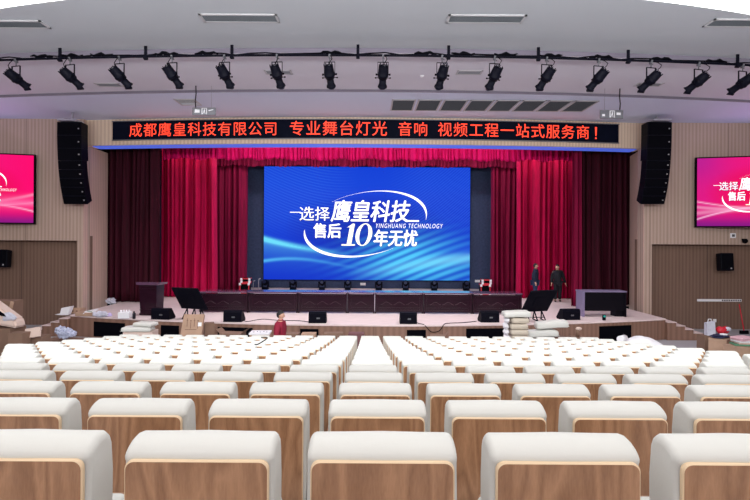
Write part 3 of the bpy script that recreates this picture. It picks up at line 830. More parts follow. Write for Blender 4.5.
# hanging exit signs
def exit_sign(px0, px1, py0, py1, side, label):
    Y = 16.3
    a, c = W(px0, py0, Y), W(px1, py1, Y)
    o = empty('exit_sign', ((a.x+c.x)/2, Y, (a.z+c.z)/2), label=label, cat='sign', group='hanging exit signs')
    wd, ht = c.x-a.x, a.z-c.z
    b = MB(); b.box((0, 0, 0), (wd, 0.05, ht), bevel=0.01); b.build('sign_body', M['greymetal'], o)
    b = MB()
    zt_ = CZ+4.99-o.location.z
    s = -1 if side < 0 else 1
    b.tube([(s*wd*0.36, 0, ht/2), (s*wd*0.38, 0, zt_*0.4), (s*wd*0.35, 0, zt_*0.7), (s*wd*0.36, 0, zt_)], 0.017, 6); b.build('cable', M['dark'], o)
    b = MB(); b.tube([(-s*wd*0.3, 0, ht/2), (-s*wd*0.3, 0, zt_)], 0.004, 4); b.build('wire', M['greymetal'], o)
    b = MB()   # running figure, door and arrow
    y = -0.031
    q = lambda l: b.bm.faces.new([b.bm.verts.new((x*wd, y, z*ht)) for x, z in l])
    q([(-.10, -.4), (-.06, -.4), (-.06, .4), (-.10, .4)]); q([(.10, -.4), (.13, -.4), (.13, .4), (.10, .4)]); q([(-.10, .34), (.13, .34), (.13, .42), (-.10, .42)])
    q([(-.02, -.05), (.04, -.05), (.05, .2), (.0, .22)]); q([(-.02, -.05), (.01, -.05), (-.04, -.38), (-.06, -.34)]); q([(.01, -.05), (.04, -.05), (.07, -.36), (.05, -.38)])
    q([(.02, .24), (.05, .24), (.05, .32), (.02, .32)])
    if s < 0: q([(.18, .12), (.4, .28), (.4, .18), (.22, .02)]); q([(-.4, -.2), (-.18, -.2), (-.18, .2), (-.38, .25)])
    else: q([(.2, -.1), (.38, -.1), (.38, .18), (.2, .2)]); q([(-.42, -.25), (-.3, -.25), (-.3, .0), (-.42, .0)])
    b.build('exit_symbols', M['white'], o, norm=False)
exit_sign(192.5, 216, 107.5, 115.3, -1, 'grey hanging exit sign on a black cable, left of the message board')
exit_sign(600, 623, 110, 118.6, 1, 'grey hanging exit sign on a black cable, above the right end of the board')

# ------------------------------------------------------------------ line arrays
def line_array(px, s, label):
    Yt = 19.35
    top = W(px, 121.0, Yt)
    o = empty('line_array_speaker', (top.x, Yt, top.z), label=label, cat='loudspeaker', group='hanging line array speakers')
    b = MB(); b.box((0, 0.1, 0.01), (0.7, 0.6, 0.07)); b.box((0, 0.2, 0.25), (0.06, 0.06, 0.5)); b.build('rigging_frame', M['silver'], o)
    y, z, ang = 0.0, -0.03, 0.0
    hs = [0.52, 0.50, 0.47, 0.345, 0.345, 0.345, 0.345, 0.345]; an = [0, 2, 4, 6, 9, 12, 15, 18]
    for i, (h, a) in enumerate(zip(hs, an)):
        ar = R(a*1.15); wd = 0.94
        m = Matrix.Translation((0, y, z)) @ Matrix.Rotation(ar, 4, 'X')
        b = MB(); d = 0.55 if i < 3 else 0.45; g = 0.003
        P = [(-wd/2, 0, -h+g), (wd/2, 0, -h+g), (wd/2*0.88, d, -h+0.02), (-wd/2*0.88, d, -h+0.02), (-wd/2, 0, -g), (wd/2, 0, -g), (wd/2*0.88, d, -0.005), (-wd/2*0.88, d, -0.005)]
        b.hexa([m @ Vector(p) for p in P]); cab = b.build('cabinet', M['black'], o)
        b = MB(); P = [(-wd/2+0.04, -0.012, -h+0.03), (wd/2-0.04, -0.012, -h+0.03), (wd/2-0.04, 0.0, -h+0.03), (-wd/2+0.04, 0.0, -h+0.03), (-wd/2+0.04, -0.012, -0.03), (wd/2-0.04, -0.012, -0.03), (wd/2-0.04, 0, -0.03), (-wd/2+0.04, 0, -0.03)]
        b.hexa([m @ Vector(p) for p in P]); b.build('grille', M['dark'], cab)
        b = MB(); bx = 0.34; P = [(bx, -0.02, -h/2-0.022), (bx+0.05, -0.02, -h/2-0.022), (bx+0.05, -0.01, -h/2-0.022), (bx, -0.01, -h/2-0.022), (bx, -0.02, -h/2+0.022), (bx+0.05, -0.02, -h/2+0.022), (bx+0.05, -0.01, -h/2+0.022), (bx, -0.01, -h/2+0.022)]
        b.hexa([m @ Vector(p) for p in P]); b.build('badge', M['silver'], cab)
        y += math.sin(ar)*h; z -= math.cos(ar)*h
    return o
line_array(69.3, -1, 'tall curved black line array speaker hanging left of the stage')
line_array(659.8, 1, 'tall curved black line array speaker hanging right of the stage')

def wall_speaker(px, py, label, rz):
    p = W(px, py, 20.55)
    o = empty('wall_speaker', p, rz, label, 'loudspeaker', 'small speakers in the wall recesses')
    b = MB(); b.box((0, 0, 0), (0.48, 0.42, 0.72), bevel=0.03, rot=(R(-6), 0, 0)); b.build('cabinet', M['black'], o)
    b = MB(); b.box((0, -0.215, 0.02), (0.42, 0.02, 0.62), rot=(R(-6), 0, 0)); b.build('grille', M['dark'], o)
    b = MB(); b.box((0, 0.27, 0), (0.1, 0.35, 0.1)); b.build('bracket', M['dark'], o)
    b = MB(); b.box((0.12, -0.25, -0.24), (0.05, 0.02, 0.05)); b.build('badge', M['silver'], o)
wall_speaker(3, 258.5, 'small black wall speaker in the left recess', R(12))
wall_speaker(725, 262, 'small black wall speaker in the right recess', R(-12))

def plate(name, px, py, Y, wd, ht, m, label, cat, inner=None):
    p = W(px, py, Y)
    o = empty(name, p, label=label, cat=cat)
    b = MB(); b.box((0, -0.015, 0), (wd, 0.03, ht), bevel=0.006); b.build('plate', m, o)
    if inner: b = MB(); b.box((0, -0.035, 0), (wd*0.5, 0.02, ht*0.5)); b.build('insert', inner, o)
    return o
plate('wall_sensor_box', 732.8, 235.5, YW-0.01, 0.22, 0.2, M['white'], 'small white square box on the right wall below the magenta screen', 'box', M['grille'])
o = empty('security_camera', W(745, 241, 20.4), label='small dark dome camera at the edge of the right recess', cat='camera')
b = MB(); b.ellipsoid((0, 0, 0), (0.11, 0.11, 0.10)); b.build('dome', M['dark'], o); b = MB(); b.box((0, 0.03, 0.07), (0.16, 0.1, 0.05)); b.build('mount', M['dark'], o)
p = W(719, 300.2, 20.98)
o = empty('wall_notice_strip', p, label='long thin white strip notice on the right recess wall', cat='sign')
b = MB(); b.box((0, -0.02, 0), (1.85, 0.03, 0.10)); b.build('strip', M['white'], o)
b = MB()
for i in range(11): b.box((0.12+i*0.075, -0.037, 0.0), (0.04, 0.01, 0.06))
b.build('dark_marks', M['dark'], o)
plate('wall_socket', 363, 284, 29.74, 0.32, 0.16, M['white'], 'small white double socket on the back wall under the video wall', 'socket')
plate('wall_socket', 477.5, 281, 29.74, 0.30, 0.14, M['white'], 'small white socket right of the video wall by the flight cases', 'socket')
plate('wall_socket', 714.5, 320.5, 20.98, 0.13, 0.13, M['white'], 'small white socket low on the right recess wall', 'socket')

# ------------------------------------------------------------------ stage furniture
def conf_table(px0, px1, label, group=True):
    Yf = 19.55
    xa, xb = (px0-369)*Yf/500, (px1-369)*Yf/500
    wd = xb-xa-0.012
    o = empty('conference_table', ((xa+xb)/2, Yf, ZS), label=label, cat='table', group='dark wooden conference tables in one long row')
    b = MB(); b.box((0, 0.36, 0.80), (wd, 0.80, 0.05), bevel=0.012); b.build('tabletop', M['mahog2'], o)
    b = MB(); b.box((0, 0.03, 0.40), (wd-0.05, 0.03, 0.70)); pn = b.build('front_panel', M['mahog'], o)
    b = MB(); z0, z1, x0 = 0.12, 0.68, wd/2-0.13; t = 0.03
    for (c_, s_) in (((0, 0.005, z0), (2*x0, 0.02, t)), ((0, 0.005, z1), (2*x0, 0.02, t)), ((-x0, 0.005, (z0+z1)/2), (t, 0.02, z1-z0)), ((x0, 0.005, (z0+z1)/2), (t, 0.02, z1-z0)), ((0, 0.008, z0+0.10), (2*x0, 0.015, 0.015))): b.box(c_, s_)
    b.build('panel_moulding', M['mahog'], pn)
    b = MB()
    n = max(1, int(wd/0.62))
    for i in range(n):
        cx = (i-(n-1)/2)*0.5
        b.tube([(cx-0.22+0.44*t/12, 0.004, 0.40+0.05*math.cos(PI*(t/6-1))) for t in range(13)], 0.012, 5)
    b.build('carved_wave', mat('carving', s2l(60, 26, 42), 0.3), pn)
    for s in (-1, 1):
        b = MB(); b.box((s*(wd/2-0.03), 0.36, 0.39), (0.045, 0.66, 0.775)); b.build('end_panel', M['mahog'], o)
    return o
edges = [199, 248.3, 298, 347.5, 375.2, 424, 473, 522.8]
lab = ['conference table at the left end of the long row, beside the tilted display', 'second conference table from the left end of the row', 'third conference table from the left, behind the monitor speaker', 'short conference table in the middle of the long row', 'conference table just right of the short middle one', 'second conference table from the right end of the row', 'conference table at the right end of the row, with violet sheen']
for i in range(7): conf_table(edges[i], edges[i+1], lab[i])

# lectern
x0 = X(152.5, 300, 19.0)
o = empty('lectern', (x0, 18.95, ZS), R(-8), 'tall dark wooden lectern at the left of the stage', 'lectern')
b = MB(); b.hexa([(-0.40, -0.27, 0.08), (0.40, -0.27, 0.08), (0.40, 0.27, 0.08), (-0.40, 0.27, 0.08), (-0.44, -0.30, 1.14), (0.44, -0.30, 1.14), (0.44, 0.30, 1.14), (-0.44, 0.30, 1.14)]); b.build('body', M['mahog'], o)
b = MB(); b.box((0, 0, 0.04), (0.86, 0.60, 0.08), bevel=0.01); b.build('plinth', M['mahog'], o)
b = MB(); b.hexa([(-0.53, -0.38, 1.14), (0.53, -0.38, 1.14), (0.53, 0.38, 1.14), (-0.53, 0.38, 1.14), (-0.55, -0.38, 1.25), (0.55, -0.38, 1.25), (0.55, 0.38, 1.21), (-0.55, 0.38, 1.21)]); b.build('top', M['mahog2'], o)
b = MB(); b.box((0, -0.29, 0.98), (0.84, 0.04, 0.05)); b.box((0, -0.285, 0.2), (0.80, 0.04, 0.05)); b.build('moulding', M['mahog'], o)

for ch in KIDS[o.name]: ch.scale = (0.80, 0.9, 1.0)

# tilted display monitors on stands
def prompter(x, Y, s, label):
    o = empty('display_on_stand', (x, Y, ZS), 0, label, 'monitor', 'tilted displays on floor stands')
    yaw = s*R(18)
    # panel centre and axes; leaning, its back towards the seats
    ax = Vector((math.cos(yaw), math.sin(yaw), 0)); lean = Vector((s*0.36, -0.30, 0.86)).normalized()
    lean = (lean-ax*lean.dot(ax)*0.25).normalized(); nrm = ax.cross(lean).normalized()
    base = Vector((-s*0.0, 0, 0.35)); W2, H2, T_ = 0.55, 0.87, 0.06
    def P(a, bb, c): return base+ax*a+lean*bb+nrm*c
    def slab(b, a0, a1, b0, b1, c0, c1): b.hexa([P(a0, b0, c0), P(a1, b0, c0), P(a1, b0, c1), P(a0, b0, c1), P(a0, b1, c0), P(a1, b1, c0), P(a1, b1, c1), P(a0, b1, c1)])
    b = MB(); slab(b, -W2, W2, 0, H2, 0, T_); hs = b.build('display_housing', M['black'], o)
    b = MB(); slab(b, -W2+0.03, W2-0.03, 0.03, H2-0.03, -0.006, -0.001); b.build('screen', mat('dark_glass', (0.004, 0.005, 0.012), 0.08), o)
    b = MB(); slab(b, -0.22, 0.22, 0.25, 0.6, T_, T_+0.012); b.build('back_cover', M['black'], hs)
    for q in (-0.30, 0.0, 0.30):
        b = MB()
        for dy in (-0.28, 0.22):
            b.tube([P(q, 0.18, 0.03), P(q, 0.02, 0.03)*1.0, Vector((q+0.05*s, dy, 0.02))], 0.022, 6)
        b.tube([Vector((q+0.05*s, -0.32, 0.02)), Vector((q+0.05*s, 0.28, 0.02))], 0.02, 6)
        b.build('stand_leg', M['black'], o)
    b = MB(); b.tube([(-0.36, -0.05, 0.12), (0.36, -0.05, 0.12)], 0.016, 6); b.build('crossbar', M['black'], o)
prompter(X(192, 317, 18.1)+0.08, 18.2, -1, 'black tilted display on a low stand in front of the left tables')
prompter(X(538, 319, 18.1)-0.16, 18.1, 1, 'black tilted display on a low stand below the two standing men')

# grey desk
x0 = (X(577.8, 316, 19.0)+X(628.5, 316, 19.0))/2+0.07
o = empty('office_desk', (x0, 19.05, ZS), 0, 'grey desk with a dark front panel at the right of the stage', 'desk')
b = MB(); b.box((0, 0.30, 0.955), (1.72, 0.60, 0.05), bevel=0.006); b.build('desktop', M['desk'], o)
b = MB(); b.box((0.0, 0.02, 0.57), (1.56, 0.03, 0.70)); b.build('front_panel', M['deskd'], o)
for s in (-1, 1):
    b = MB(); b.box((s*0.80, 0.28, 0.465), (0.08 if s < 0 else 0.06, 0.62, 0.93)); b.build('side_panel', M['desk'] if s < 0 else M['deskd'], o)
b = MB(); b.box((0.62, 0.3, 0.15), (0.30, 0.4, 0.3)); b.build('pedestal', M['deskd'], o)

# wedge stage monitors
def wedge(px0, px1, pyb, label, rz=0):
    Y = 1435.0/(pyb-0.0061*((px0+px1)/2-375)-240)
    wd = (px1-px0)*Y/500
    o = empty('stage_monitor', (((px0+px1)/2-369)*Y/500, Y, ZS), rz, label, 'loudspeaker', 'black wedge monitors along the stage edge')
    prof = [(0, 0.0), (0.42, 0.0), (0.46, 0.06), (0.20, 0.39), (0.05, 0.39), (0, 0.33)]
    b = MB(); b.poly([(-wd/2, y, z) for y, z in prof], thick=(wd, 0, 0)); b.build('cabinet', M['black'], o)
    b = MB(); b.box((0, 0.345, 0.235), (wd*0.86, 0.02, 0.38), rot=(R(38.5), 0, 0)); b.build('grille', M['dark'], o)
    b = MB(); b.box((wd*0.05, -0.006, 0.17), (0.11, 0.012, 0.05)); b.build('badge', M['greymetal'], o)
    b = MB()
    for s in (-1, 1): b.box((s*wd*0.3, 0.003, 0.02), (0.04, 0.02, 0.03))
    b.build('rubber_foot', M['dark'], o)
wedge(150.8, 170, 319.6, 'black wedge monitor between the lectern and the left tilted display', R(-8))
wedge(223.5, 242, 322.0, 'black wedge monitor left of the person in maroon', R(-4))
wedge(309, 326.5, 323.2, 'black wedge monitor right of the person in maroon')
wedge(400.5, 417.5, 324.0, 'black wedge monitor right of the stage middle')
wedge(481.5, 500, 322.4, 'black wedge monitor left of the tall cushion stack', R(4))
wedge(562.5, 581.5, 320.0, 'black wedge monitor in front of the narrow crimson curtain, beside the desk', R(8))

# moving heads on the floor in front of the video wall
def make_head():
    o = empty('moving_head_light', (0, 0, 0), label='x', cat='stage light', group='moving head lights below the video wall')
    b = MB(); b.box((0, 0, 0.12), (0.50, 0.42, 0.22), bevel=0.03); b.build('base', M['black'], o)
    for s in (-1, 1):
        b = MB(); b.box((s*0.27, 0, 0.50), (0.09, 0.24, 0.56), bevel=0.03); b.build('arm', M['black'], o)
    b = MB(); b.ellipsoid((0, 0, 0.66), (0.225, 0.26, 0.30), sub=3); b.build('head', M['black'], o)
    b = MB(); b.tube([(0, -0.18, 0.72), (0, -0.27, 0.74)], 0.15, 16); b.build('lens', M['lens'], o)
    return o
h0 = make_head()
for i, (px, d) in enumerate(((265.5, 'leftmost, beside the red flight cases'), (293.5, 'second from the left'), (322.3, 'third from the left'), (348, 'fourth from the left, left of the socket'), (379, 'fourth from the right, right of the socket'), (406, 'third from the right'), (434.5, 'second from the right'), (466.5, 'rightmost, beside the right flight cases'))):
    o = h0 if i == 0 else copy_tree(h0)
    o.scale = (0.66, 0.66, 0.62); o.location = ((px-369)*28.6/500, 28.6, ZS); o.rotation_euler = (0, 0, R((i*37) % 30-15))
    o['label'] = 'black moving head light on the stage floor, ' + d

# flight cases
def flight_case(px, z0, Y, wd, ht, label):
    o = empty('flight_case', ((px-369)*Y/500, Y, z0), 0, label, 'case', 'red and silver flight cases')
    b = MB(); b.box((0, 0, ht/2), (wd, 0.5, ht)); b.build('case_body', M['dark'], o)
    for s in (0, 1):
        b = MB(); b.box((0, -0.01, 0.03+s*(ht-0.06)), (wd+0.02, 0.54, 0.06)); b.build('edge_trim', M['red'], o)
    for s in (-1, 1):
        for t in (0, 1):
            b = MB(); b.box((s*wd/2, -0.27, 0.06+t*(ht-0.12)), (0.11, 0.06, 0.12), bevel=0.01); b.build('corner', M['white'], o)
    for s in (-1, 1): b = MB(); b.box((s*wd/2, -0.26, ht/2), (0.05, 0.04, ht)); b.build('side_trim', M['red'], o)
for px, w_ in ((246.5, 'left'), (485.3, 'right')):
    flight_case(px-0.6, ZS, 26.5, 0.46, 0.58, 'lower red and silver flight case of the pair %s of the video wall' % w_)
    flight_case(px+0.4, ZS+0.582, 26.5, 0.42, 0.25, 'upper red and silver flight case of the pair %s of the video wall' % w_)
# microphone stands / small stand beside left cases
for px, l_ in ((253.5, 'shorter'), (259, 'taller')):
    o = empty('microphone_stand', ((px-369)*28.2/500, 28.2, ZS), 0, l_+' thin microphone stand beside the left flight cases', 'stand')
    h = 0.5 if l_ == 'shorter' else 0.62
    b = MB(); b.tube([(0, 0, 0), (0, 0, h)], 0.014, 6); b.build('pole', M['silver'], o)
    b = MB(); b.tube([(0, 0, 0), (0, 0, 0.02)], 0.09, 12); b.build('base', M['dark'], o)
    b = MB(); b.tube([(0, 0, h), (0.10, -0.03, h+0.05)], 0.03, 8); b.build('microphone', M['silver'], o)

# ------------------------------------------------------------------ clutter
def carton(loc, size, rz, m, label, name='cardboard_box', rot=None, flaps=True, markm=None, cat='box', openf=0):
    o = empty(name, loc, rz, label, cat)
    if rot: o.rotation_euler = (rot[0], rot[1], rz)
    sx, sy, sz = size
    b = MB(); b.box((0, 0, sz/2), (sx, sy, sz), bevel=0.004, seg=1); b.build('carton', m, o)
    if flaps and not openf:
        b = MB()
        for s in (-1, 1): b.box((s*sx/4, 0, sz+0.004), (sx/2-0.004, sy, 0.006))
        b.build('lid_flap', m, o)
    for i in range(openf):
        s = -1 if i % 2 else 1
        b = MB()
        if i < 2: b.box((s*(sx/2+0.06), 0, sz+0.06), (0.17, sy*0.95, 0.006), rot=(0, -s*R(45), 0))
        else: b.box((0, s*(sy/2+0.04), sz+0.08), (sx*0.95, 0.006, 0.2), rot=(-s*R(25), 0, 0))
        b.build('open_flap', m, o)
    if markm:
        b = MB(); b.box((sx*0.22, -sy/2-0.003, sz*0.55), (sx*0.2, 0.004, sz*0.18)); b.build('label', markm, o)
    return o
def cushion(loc, size, rot, m, label, group=None, name='seat_cushion', sag=0.0):
    o = empty(name, loc, rot[2], label, 'cushion', group); o.rotation_euler = rot
    sx, sy, sz = size
    b = MB(); b.box((0, 0, sz/2), (sx, sy, sz), bevel=min(sz*0.45, 0.07), seg=4)
    bmesh.ops.subdivide_edges(b.bm, edges=[e for e in b.bm.edges if e.calc_length() > 0.25], cuts=5)
    for v in b.bm.verts: v.co.z += sag*math.sin(v.co.x/sx*PI*1.5+0.6)+0.006*math.sin(v.co.x*31+v.co.y*17)
    b.build('padding', m, o, smooth=True)
    b = MB(); b.box((0, 0, sz*0.22), (sx*1.004, sy*1.004, sz*0.05)); b.build('seam', m, o)
    return o

# at the foot of the stage, z = 0 floor
def gx(px, Y): return (px-369)*Y/500
# left pile of cushions on a carton
carton((gx(141.5, 16.2), 16.2, 0), (0.90, 0.6, 0.66), R(5), M['card_p'], 'pale carton under the white seat cushions in front of the left opening')
cushion((gx(138, 16.1), 16.15, 0.672), (0.92, 0.5, 0.14), (0, 0, R(4)), M['fabric'], 'lower white seat cushion on the pale carton at the left')
cushion((gx(144, 16.1), 16.25, 0.818), (0.66, 0.46, 0.12), (0, 0, R(-10)), M['fabric'], 'upper white seat cushion on the pale carton at the left')
# leaning carton with print and label
o = empty('flattened_carton', (gx(190, 15.6), 15.55, 0.0), R(4), 'tall leaning cardboard carton with printed symbols and white label', 'box'); o.rotation_euler = (R(-14), 0, R(4))
b = MB(); b.hexa([(-0.38, 0, 0), (0.30, 0, 0), (0.30, 0.12, 0), (-0.38, 0.12, 0), (-0.24, 0, 1.30), (0.38, 0, 1.30), (0.38, 0.12, 1.30), (-0.24, 0.12, 1.30)]); b.build('carton', M['card'], o)
b = MB()
for i in range(4): b.box((-0.12+i*0.11, -0.004, 1.04-(i % 2)*0.06), (0.02, 0.004, 0.26)); b.box((-0.12+i*0.11, -0.004, 1.10), (0.05, 0.004, 0.025))
b.box((0, -0.004, 0.82), (0.36, 0.004, 0.02)); b.build('printed_symbols', M['card_d'], o)
b = MB(); b.box((0.27, -0.006, 0.98), (0.11, 0.004, 0.12)); b.build('label', M['white'], o)
carton((gx(207, 16.0), 16.3, 0), (0.30, 0.3, 0.92), R(20), M['card_d'], 'dark brown narrow carton standing right of the printed leaning carton')
carton((gx(233, 16.2), 16.25, 0), (0.72, 0.45, 0.62), R(-8), M['card_d'], 'brown carton with a sloping open flap before the black opening', openf=2)
o = carton((gx(262.5, 15.8), 15.6, 0), (0.60, 0.5, 0.72), R(3), M['card'], 'carton with a bright white top left of the person in maroon', flaps=False)
b = MB(); b.box((0, 0, 0.745), (0.63, 0.53, 0.05), bevel=0.006); lid = b.build('white_lid', M['white'], o)
b = MB()
for i in range(5): b.box((-0.2+i*0.1, -0.05+0.08*(i % 2), 0.7712), (0.03, 0.09, 0.002))
b.build('printed_marks', M['grille'], lid)
carton((gx(293, 16.3), 16.3, 0), (0.46, 0.4, 0.60), R(0), M['card_d'], 'low brown carton just right of the person in maroon')
carton((gx(309.5, 16.2), 16.2, 0), (0.46, 0.35, 0.62), R(0), M['card'], 'carton standing in front of the small black frame opening')
carton((gx(334, 16.2), 16.3, 0), (0.62, 0.35, 0.62), R(2), M['card_d'], 'low brown carton beside the stage front, left of the middle')
carton((gx(357, 16.2), 16.2, 0), (0.50, 0.35, 0.64), R(-3), mat('plum_board', s2l(110, 72, 74), 0.8), 'reddish brown carton at the stage front in the middle')
carton((gx(438, 16.3), 16.3, 0), (0.48, 0.3, 0.56), R(0), M['card_d'], 'low brown carton right of the small black opening', openf=1)
# tall stack of wrapped cushions
z = 0
for i in range(8):
    t = 0.168
    xs_ = gx(518.5, 15.0)+0.015*((i*5) % 3-1)
    cushion((xs_, 15.0, z), (0.52, 0.5, t), (0, 0, R((i*7) % 5-2)), M['fabric_t'], 'tan wrapped cushion in the tall stack before the stage, %s from the floor' % NUM[i+1], 'tan wrapped cushions in the tall stack')
    b = MB(); b.ellipsoid((xs_-0.37, 14.95, z+t/2), (0.09, 0.2, 0.10), fn=lambda c: 1+0.12*math.sin(c.x*9)*math.sin(c.z*8+c.y*5)); o = b.build('plastic_wrap', M['white'])
    tag(o, 'crumpled white plastic wrap left of the tan stack, %s from the floor' % NUM[i+1], 'wrap', 'crumpled white wraps beside the tall stack')
    z += t+0.003
cushion((gx(516.5, 15.0), 15.0, z+0.01), (0.80, 0.5, 0.17), (0, 0, R(-3)), M['fabric'], 'cream cushion lying on top of the tall tan stack', sag=0.015)
# two white cushions
carton((gx(548, 15.6), 15.5, 0), (1.0, 0.5, 0.69), R(0), M['card_d'], 'dark carton underneath the two white cushions beside the tall stack')
cushion((gx(541.5, 15.4), 15.4, 0.72), (0.98, 0.45, 0.195), (0, 0, R(6)), M['fabric'], 'lower white wrapped cushion right of the tall tan stack', sag=0.02)
cushion((gx(552.5, 15.4), 15.45, 0.975), (0.96, 0.42, 0.21), (0, R(-4), R(-5)), M['fabric'], 'upper white wrapped cushion right of the tall tan stack', sag=0.015)
# small thing at 580
o = empty('drink_cup', (gx(578, 15.9), 15.9, 0.62), 0, 'small brown cup with a pale crumpled top before the stage', 'cup')
b = MB(); b.tube([(0, 0, 0), (0, 0, 0.22)], [0.05, 0.06], 12); b.build('cup', M['card_d'], o)
b = MB(); b.ellipsoid((0.04, 0, 0.25), (0.10, 0.07, 0.06)); b.build('crumpled_top', M['card_p'], o)
carton((gx(578, 15.9), 15.9, 0), (0.4, 0.4, 0.612), 0, M['card_d'], 'low brown carton carrying the small cup')
# white roll and sheet on the right
o = empty('foam_roll', (gx(622.5, 13.6), 13.55, 0.93), 0, 'white foam roll lying at the right end of the rear seats', 'roll')
b = MB(); b.tube([(-0.14, -0.12, 0.10), (0.16, 0.22, 0.07)], 0.085, 14); b.build('roll', M['white'], o)
o = empty('plastic_sheet', (gx(641, 13.8), 13.75, 0.80), 0, 'rumpled white plastic sheet behind the rear seats at the right', 'sheet')
b = MB()
b.grid(lambda u, v: Vector(((u-0.5)*1.05, (v-0.5)*0.7, 0.02+0.23*math.sin(PI*u)**0.8*(math.sin(PI*v)**0.5 if 0 < v < 1 else 0)+0.012*math.sin(u*22+v*7)*math.sin(PI*u))), 30, 12)
b.build('sheet', M['white'], o); 
carton((gx(640, 13.9), 13.8, 0), (1.25, 0.7, 0.80), 0, M['card_p'], 'pale carton under the rumpled white plastic sheet', flaps=False)

# right clutter by the aisle
YR_ = 14.6
cb_ = carton((gx(721, YR_), YR_, 0), (0.50, 0.45, 0.85), R(38), M['card'], 'cardboard box with black print beside the right aisle')
b = MB(); b.box((0.05, -0.228, 0.6), (0.2, 0.004, 0.03)); b.box((0.0, -0.228, 0.52), (0.03, 0.004, 0.12)); b.box((0.09, -0.228, 0.53), (0.12, 0.004, 0.02)); b.build('printed_marks', M['dark'], cb_)
o = empty('folded_jacket', (gx(720, YR_), YR_, 0.862), R(10), 'dark blue folded jacket on the printed cardboard box', 'jacket')
b = MB(); b.ellipsoid((0, 0, 0.05), (0.30, 0.2, 0.06), fn=lambda c: 1+0.12*math.sin(c.x*6+c.y*4)); b.build('cloth', M['darkblue'], o)
b = MB(); b.ellipsoid((0.1, -0.04, 0.10), (0.12, 0.1, 0.03)); b.build('pale_lining', M['white'], o)
o = empty('shopping_bag', (gx(710.5, 15.6), 15.6, 0.75), 0, 'grey and white plastic bag standing left of the red bundle', 'bag')
b = MB(); b.hexa([(-0.13, -0.08, 0), (0.13, -0.08, 0), (0.13, 0.08, 0), (-0.13, 0.08, 0), (-0.15, -0.06, 0.38), (0.12, -0.05, 0.44), (0.12, 0.05, 0.44), (-0.15, 0.05, 0.38)]); b.build('bag_body', M['film'], o)
b = MB(); b.tube([(-0.08, 0, 0.38), (-0.05, 0, 0.50), (0.03, 0, 0.50), (0.05, 0, 0.40)], 0.012, 6); b.build('handle', M['white'], o)
carton((gx(716, 15.6), 15.65, 0), (0.85, 0.4, 0.742), 0, M['card_d'], 'brown carton carrying the grey bag and the red bundle')
o = empty('red_bundle', (gx(722.5, 15.6), 15.6, 0.752), 0, 'red cloth bundle right of the grey bag', 'bundle')
b = MB(); b.ellipsoid((0, 0, 0.14), (0.21, 0.14, 0.14), fn=lambda c: 1+0.1*math.sin(c.x*7+c.z*5)); b.build('cloth', M['red'], o)
b = MB(); b.ellipsoid((0.14, -0.06, 0.2), (0.10, 0.07, 0.07)); b.build('grey_part', M['film'], o)
b_ = carton((gx(743, 13.9), 13.9, 0), (0.75, 0.5, 0.78), R(12), M['card'], 'cardboard box at the right edge under a pile of papers')
for i in range(5):
    o = empty('paper_bundle', (gx(744, 13.9)+0.02*((i*3) % 4-1), 13.9, 0.795+i*0.047), R(i*9-15), 'paper bundle on the right edge box, %s from the bottom' % NUM[i+1], 'papers', 'papers piled on the right edge box')
    b = MB(); b.box((0, 0, 0.021), (0.52-0.03*(i % 2), 0.36, 0.040), bevel=0.006, seg=1); b.build('sheets', [M['green'], M['card_p'], M['white'], M['pink'], M['pink']][i], o)
o = empty('broom', (X(746, 335, 19.8), 19.9, 0), 0, 'red handled broom leaning against the right recess wall', 'broom')
b = MB(); b.tube([(0, 0, 0.12), (0.02, 0.3, 1.15)], 0.02, 6); b.build('handle', M['red'], o)
b = MB(); b.box((0, 0, 0.07), (0.34, 0.08, 0.14), bevel=0.01); b.build('brush', M['dark'], o)

# left clutter
YQ = 14.4
o = carton((gx(6, 15.4), 15.4, 0), (0.75, 0.5, 1.72), R(4), M['card_d'], 'tall dark brown carton at the left edge', openf=0)
b = MB(); b.box((0.30, -0.27, 1.45), (0.10, 0.02, 0.55), rot=(0, R(14), 0)); b.build('bent_flap', M['card'], o)
carton((gx(-1, 14.6), 14.6, 0), (1.25, 0.6, 1.05), R(-6), M['card_d'], 'wide brown carton at the left edge under the wrapped seat part')
o = empty('wrapped_seat_part', (gx(5, 14.5), 14.5, 1.06), R(-4), 'pale foam wrapped seat part lying across the left cartons', 'seat part')
b = MB(); b.hexa([(-0.8, -0.22, 0.2), (0.52, -0.22, -0.0), (0.52, 0.22, -0.0), (-0.8, 0.22, 0.2), (-0.45, -0.2, 0.88), (0.48, -0.2, 0.25), (0.48, 0.2, 0.25), (-0.45, 0.2, 0.88)]); 
bmesh.ops.bevel(b.bm, geom=b.bm.edges[:], offset=0.06, segments=3, affect='EDGES'); b.build('foam', M['card_p'], o)
b = MB(); b.tube([(-0.05, -0.24, 0.55), (0.1, -0.25, 0.42), (0.25, -0.24, 0.36)], [0.02, 0.045, 0.02], 6); b.build('black_strap', M['dark'], o)
b = MB(); b.ellipsoid((0.30, -0.20, 0.32), (0.24, 0.06, 0.13), fn=lambda c: 1+0.14*math.sin(c.x*8+c.z*7)); b.build('plastic_wrap', M['film'], o)
o = carton((gx(20, 14.1), 14.1, 0), (0.40, 0.35, 0.98), R(0), M['card_d'], 'brown carton with a small white label in the left pile', markm=M['white'], flaps=True)
o = empty('flat_carton', (gx(34.5, 14.3), 14.25, 0.79), 0, 'pale tilted carton lid right of the labelled carton', 'box'); o.rotation_euler = (R(-18), R(-10), 0)
b = MB(); b.box((0, 0, 0.16), (0.44, 0.06, 0.28), bevel=0.004, seg=1); b.build('lid', M['card_p'], o)
carton((gx(36, 14.6), 14.6, 0), (0.60, 0.5, 0.80), R(3), M['card_d'], 'brown carton under the pale tilted lid')
o = empty('plastic_film_heap', (gx(65, 15.6), 15.6, 0.62), 0, 'heap of bluish clear plastic film left of the black opening', 'plastic film')
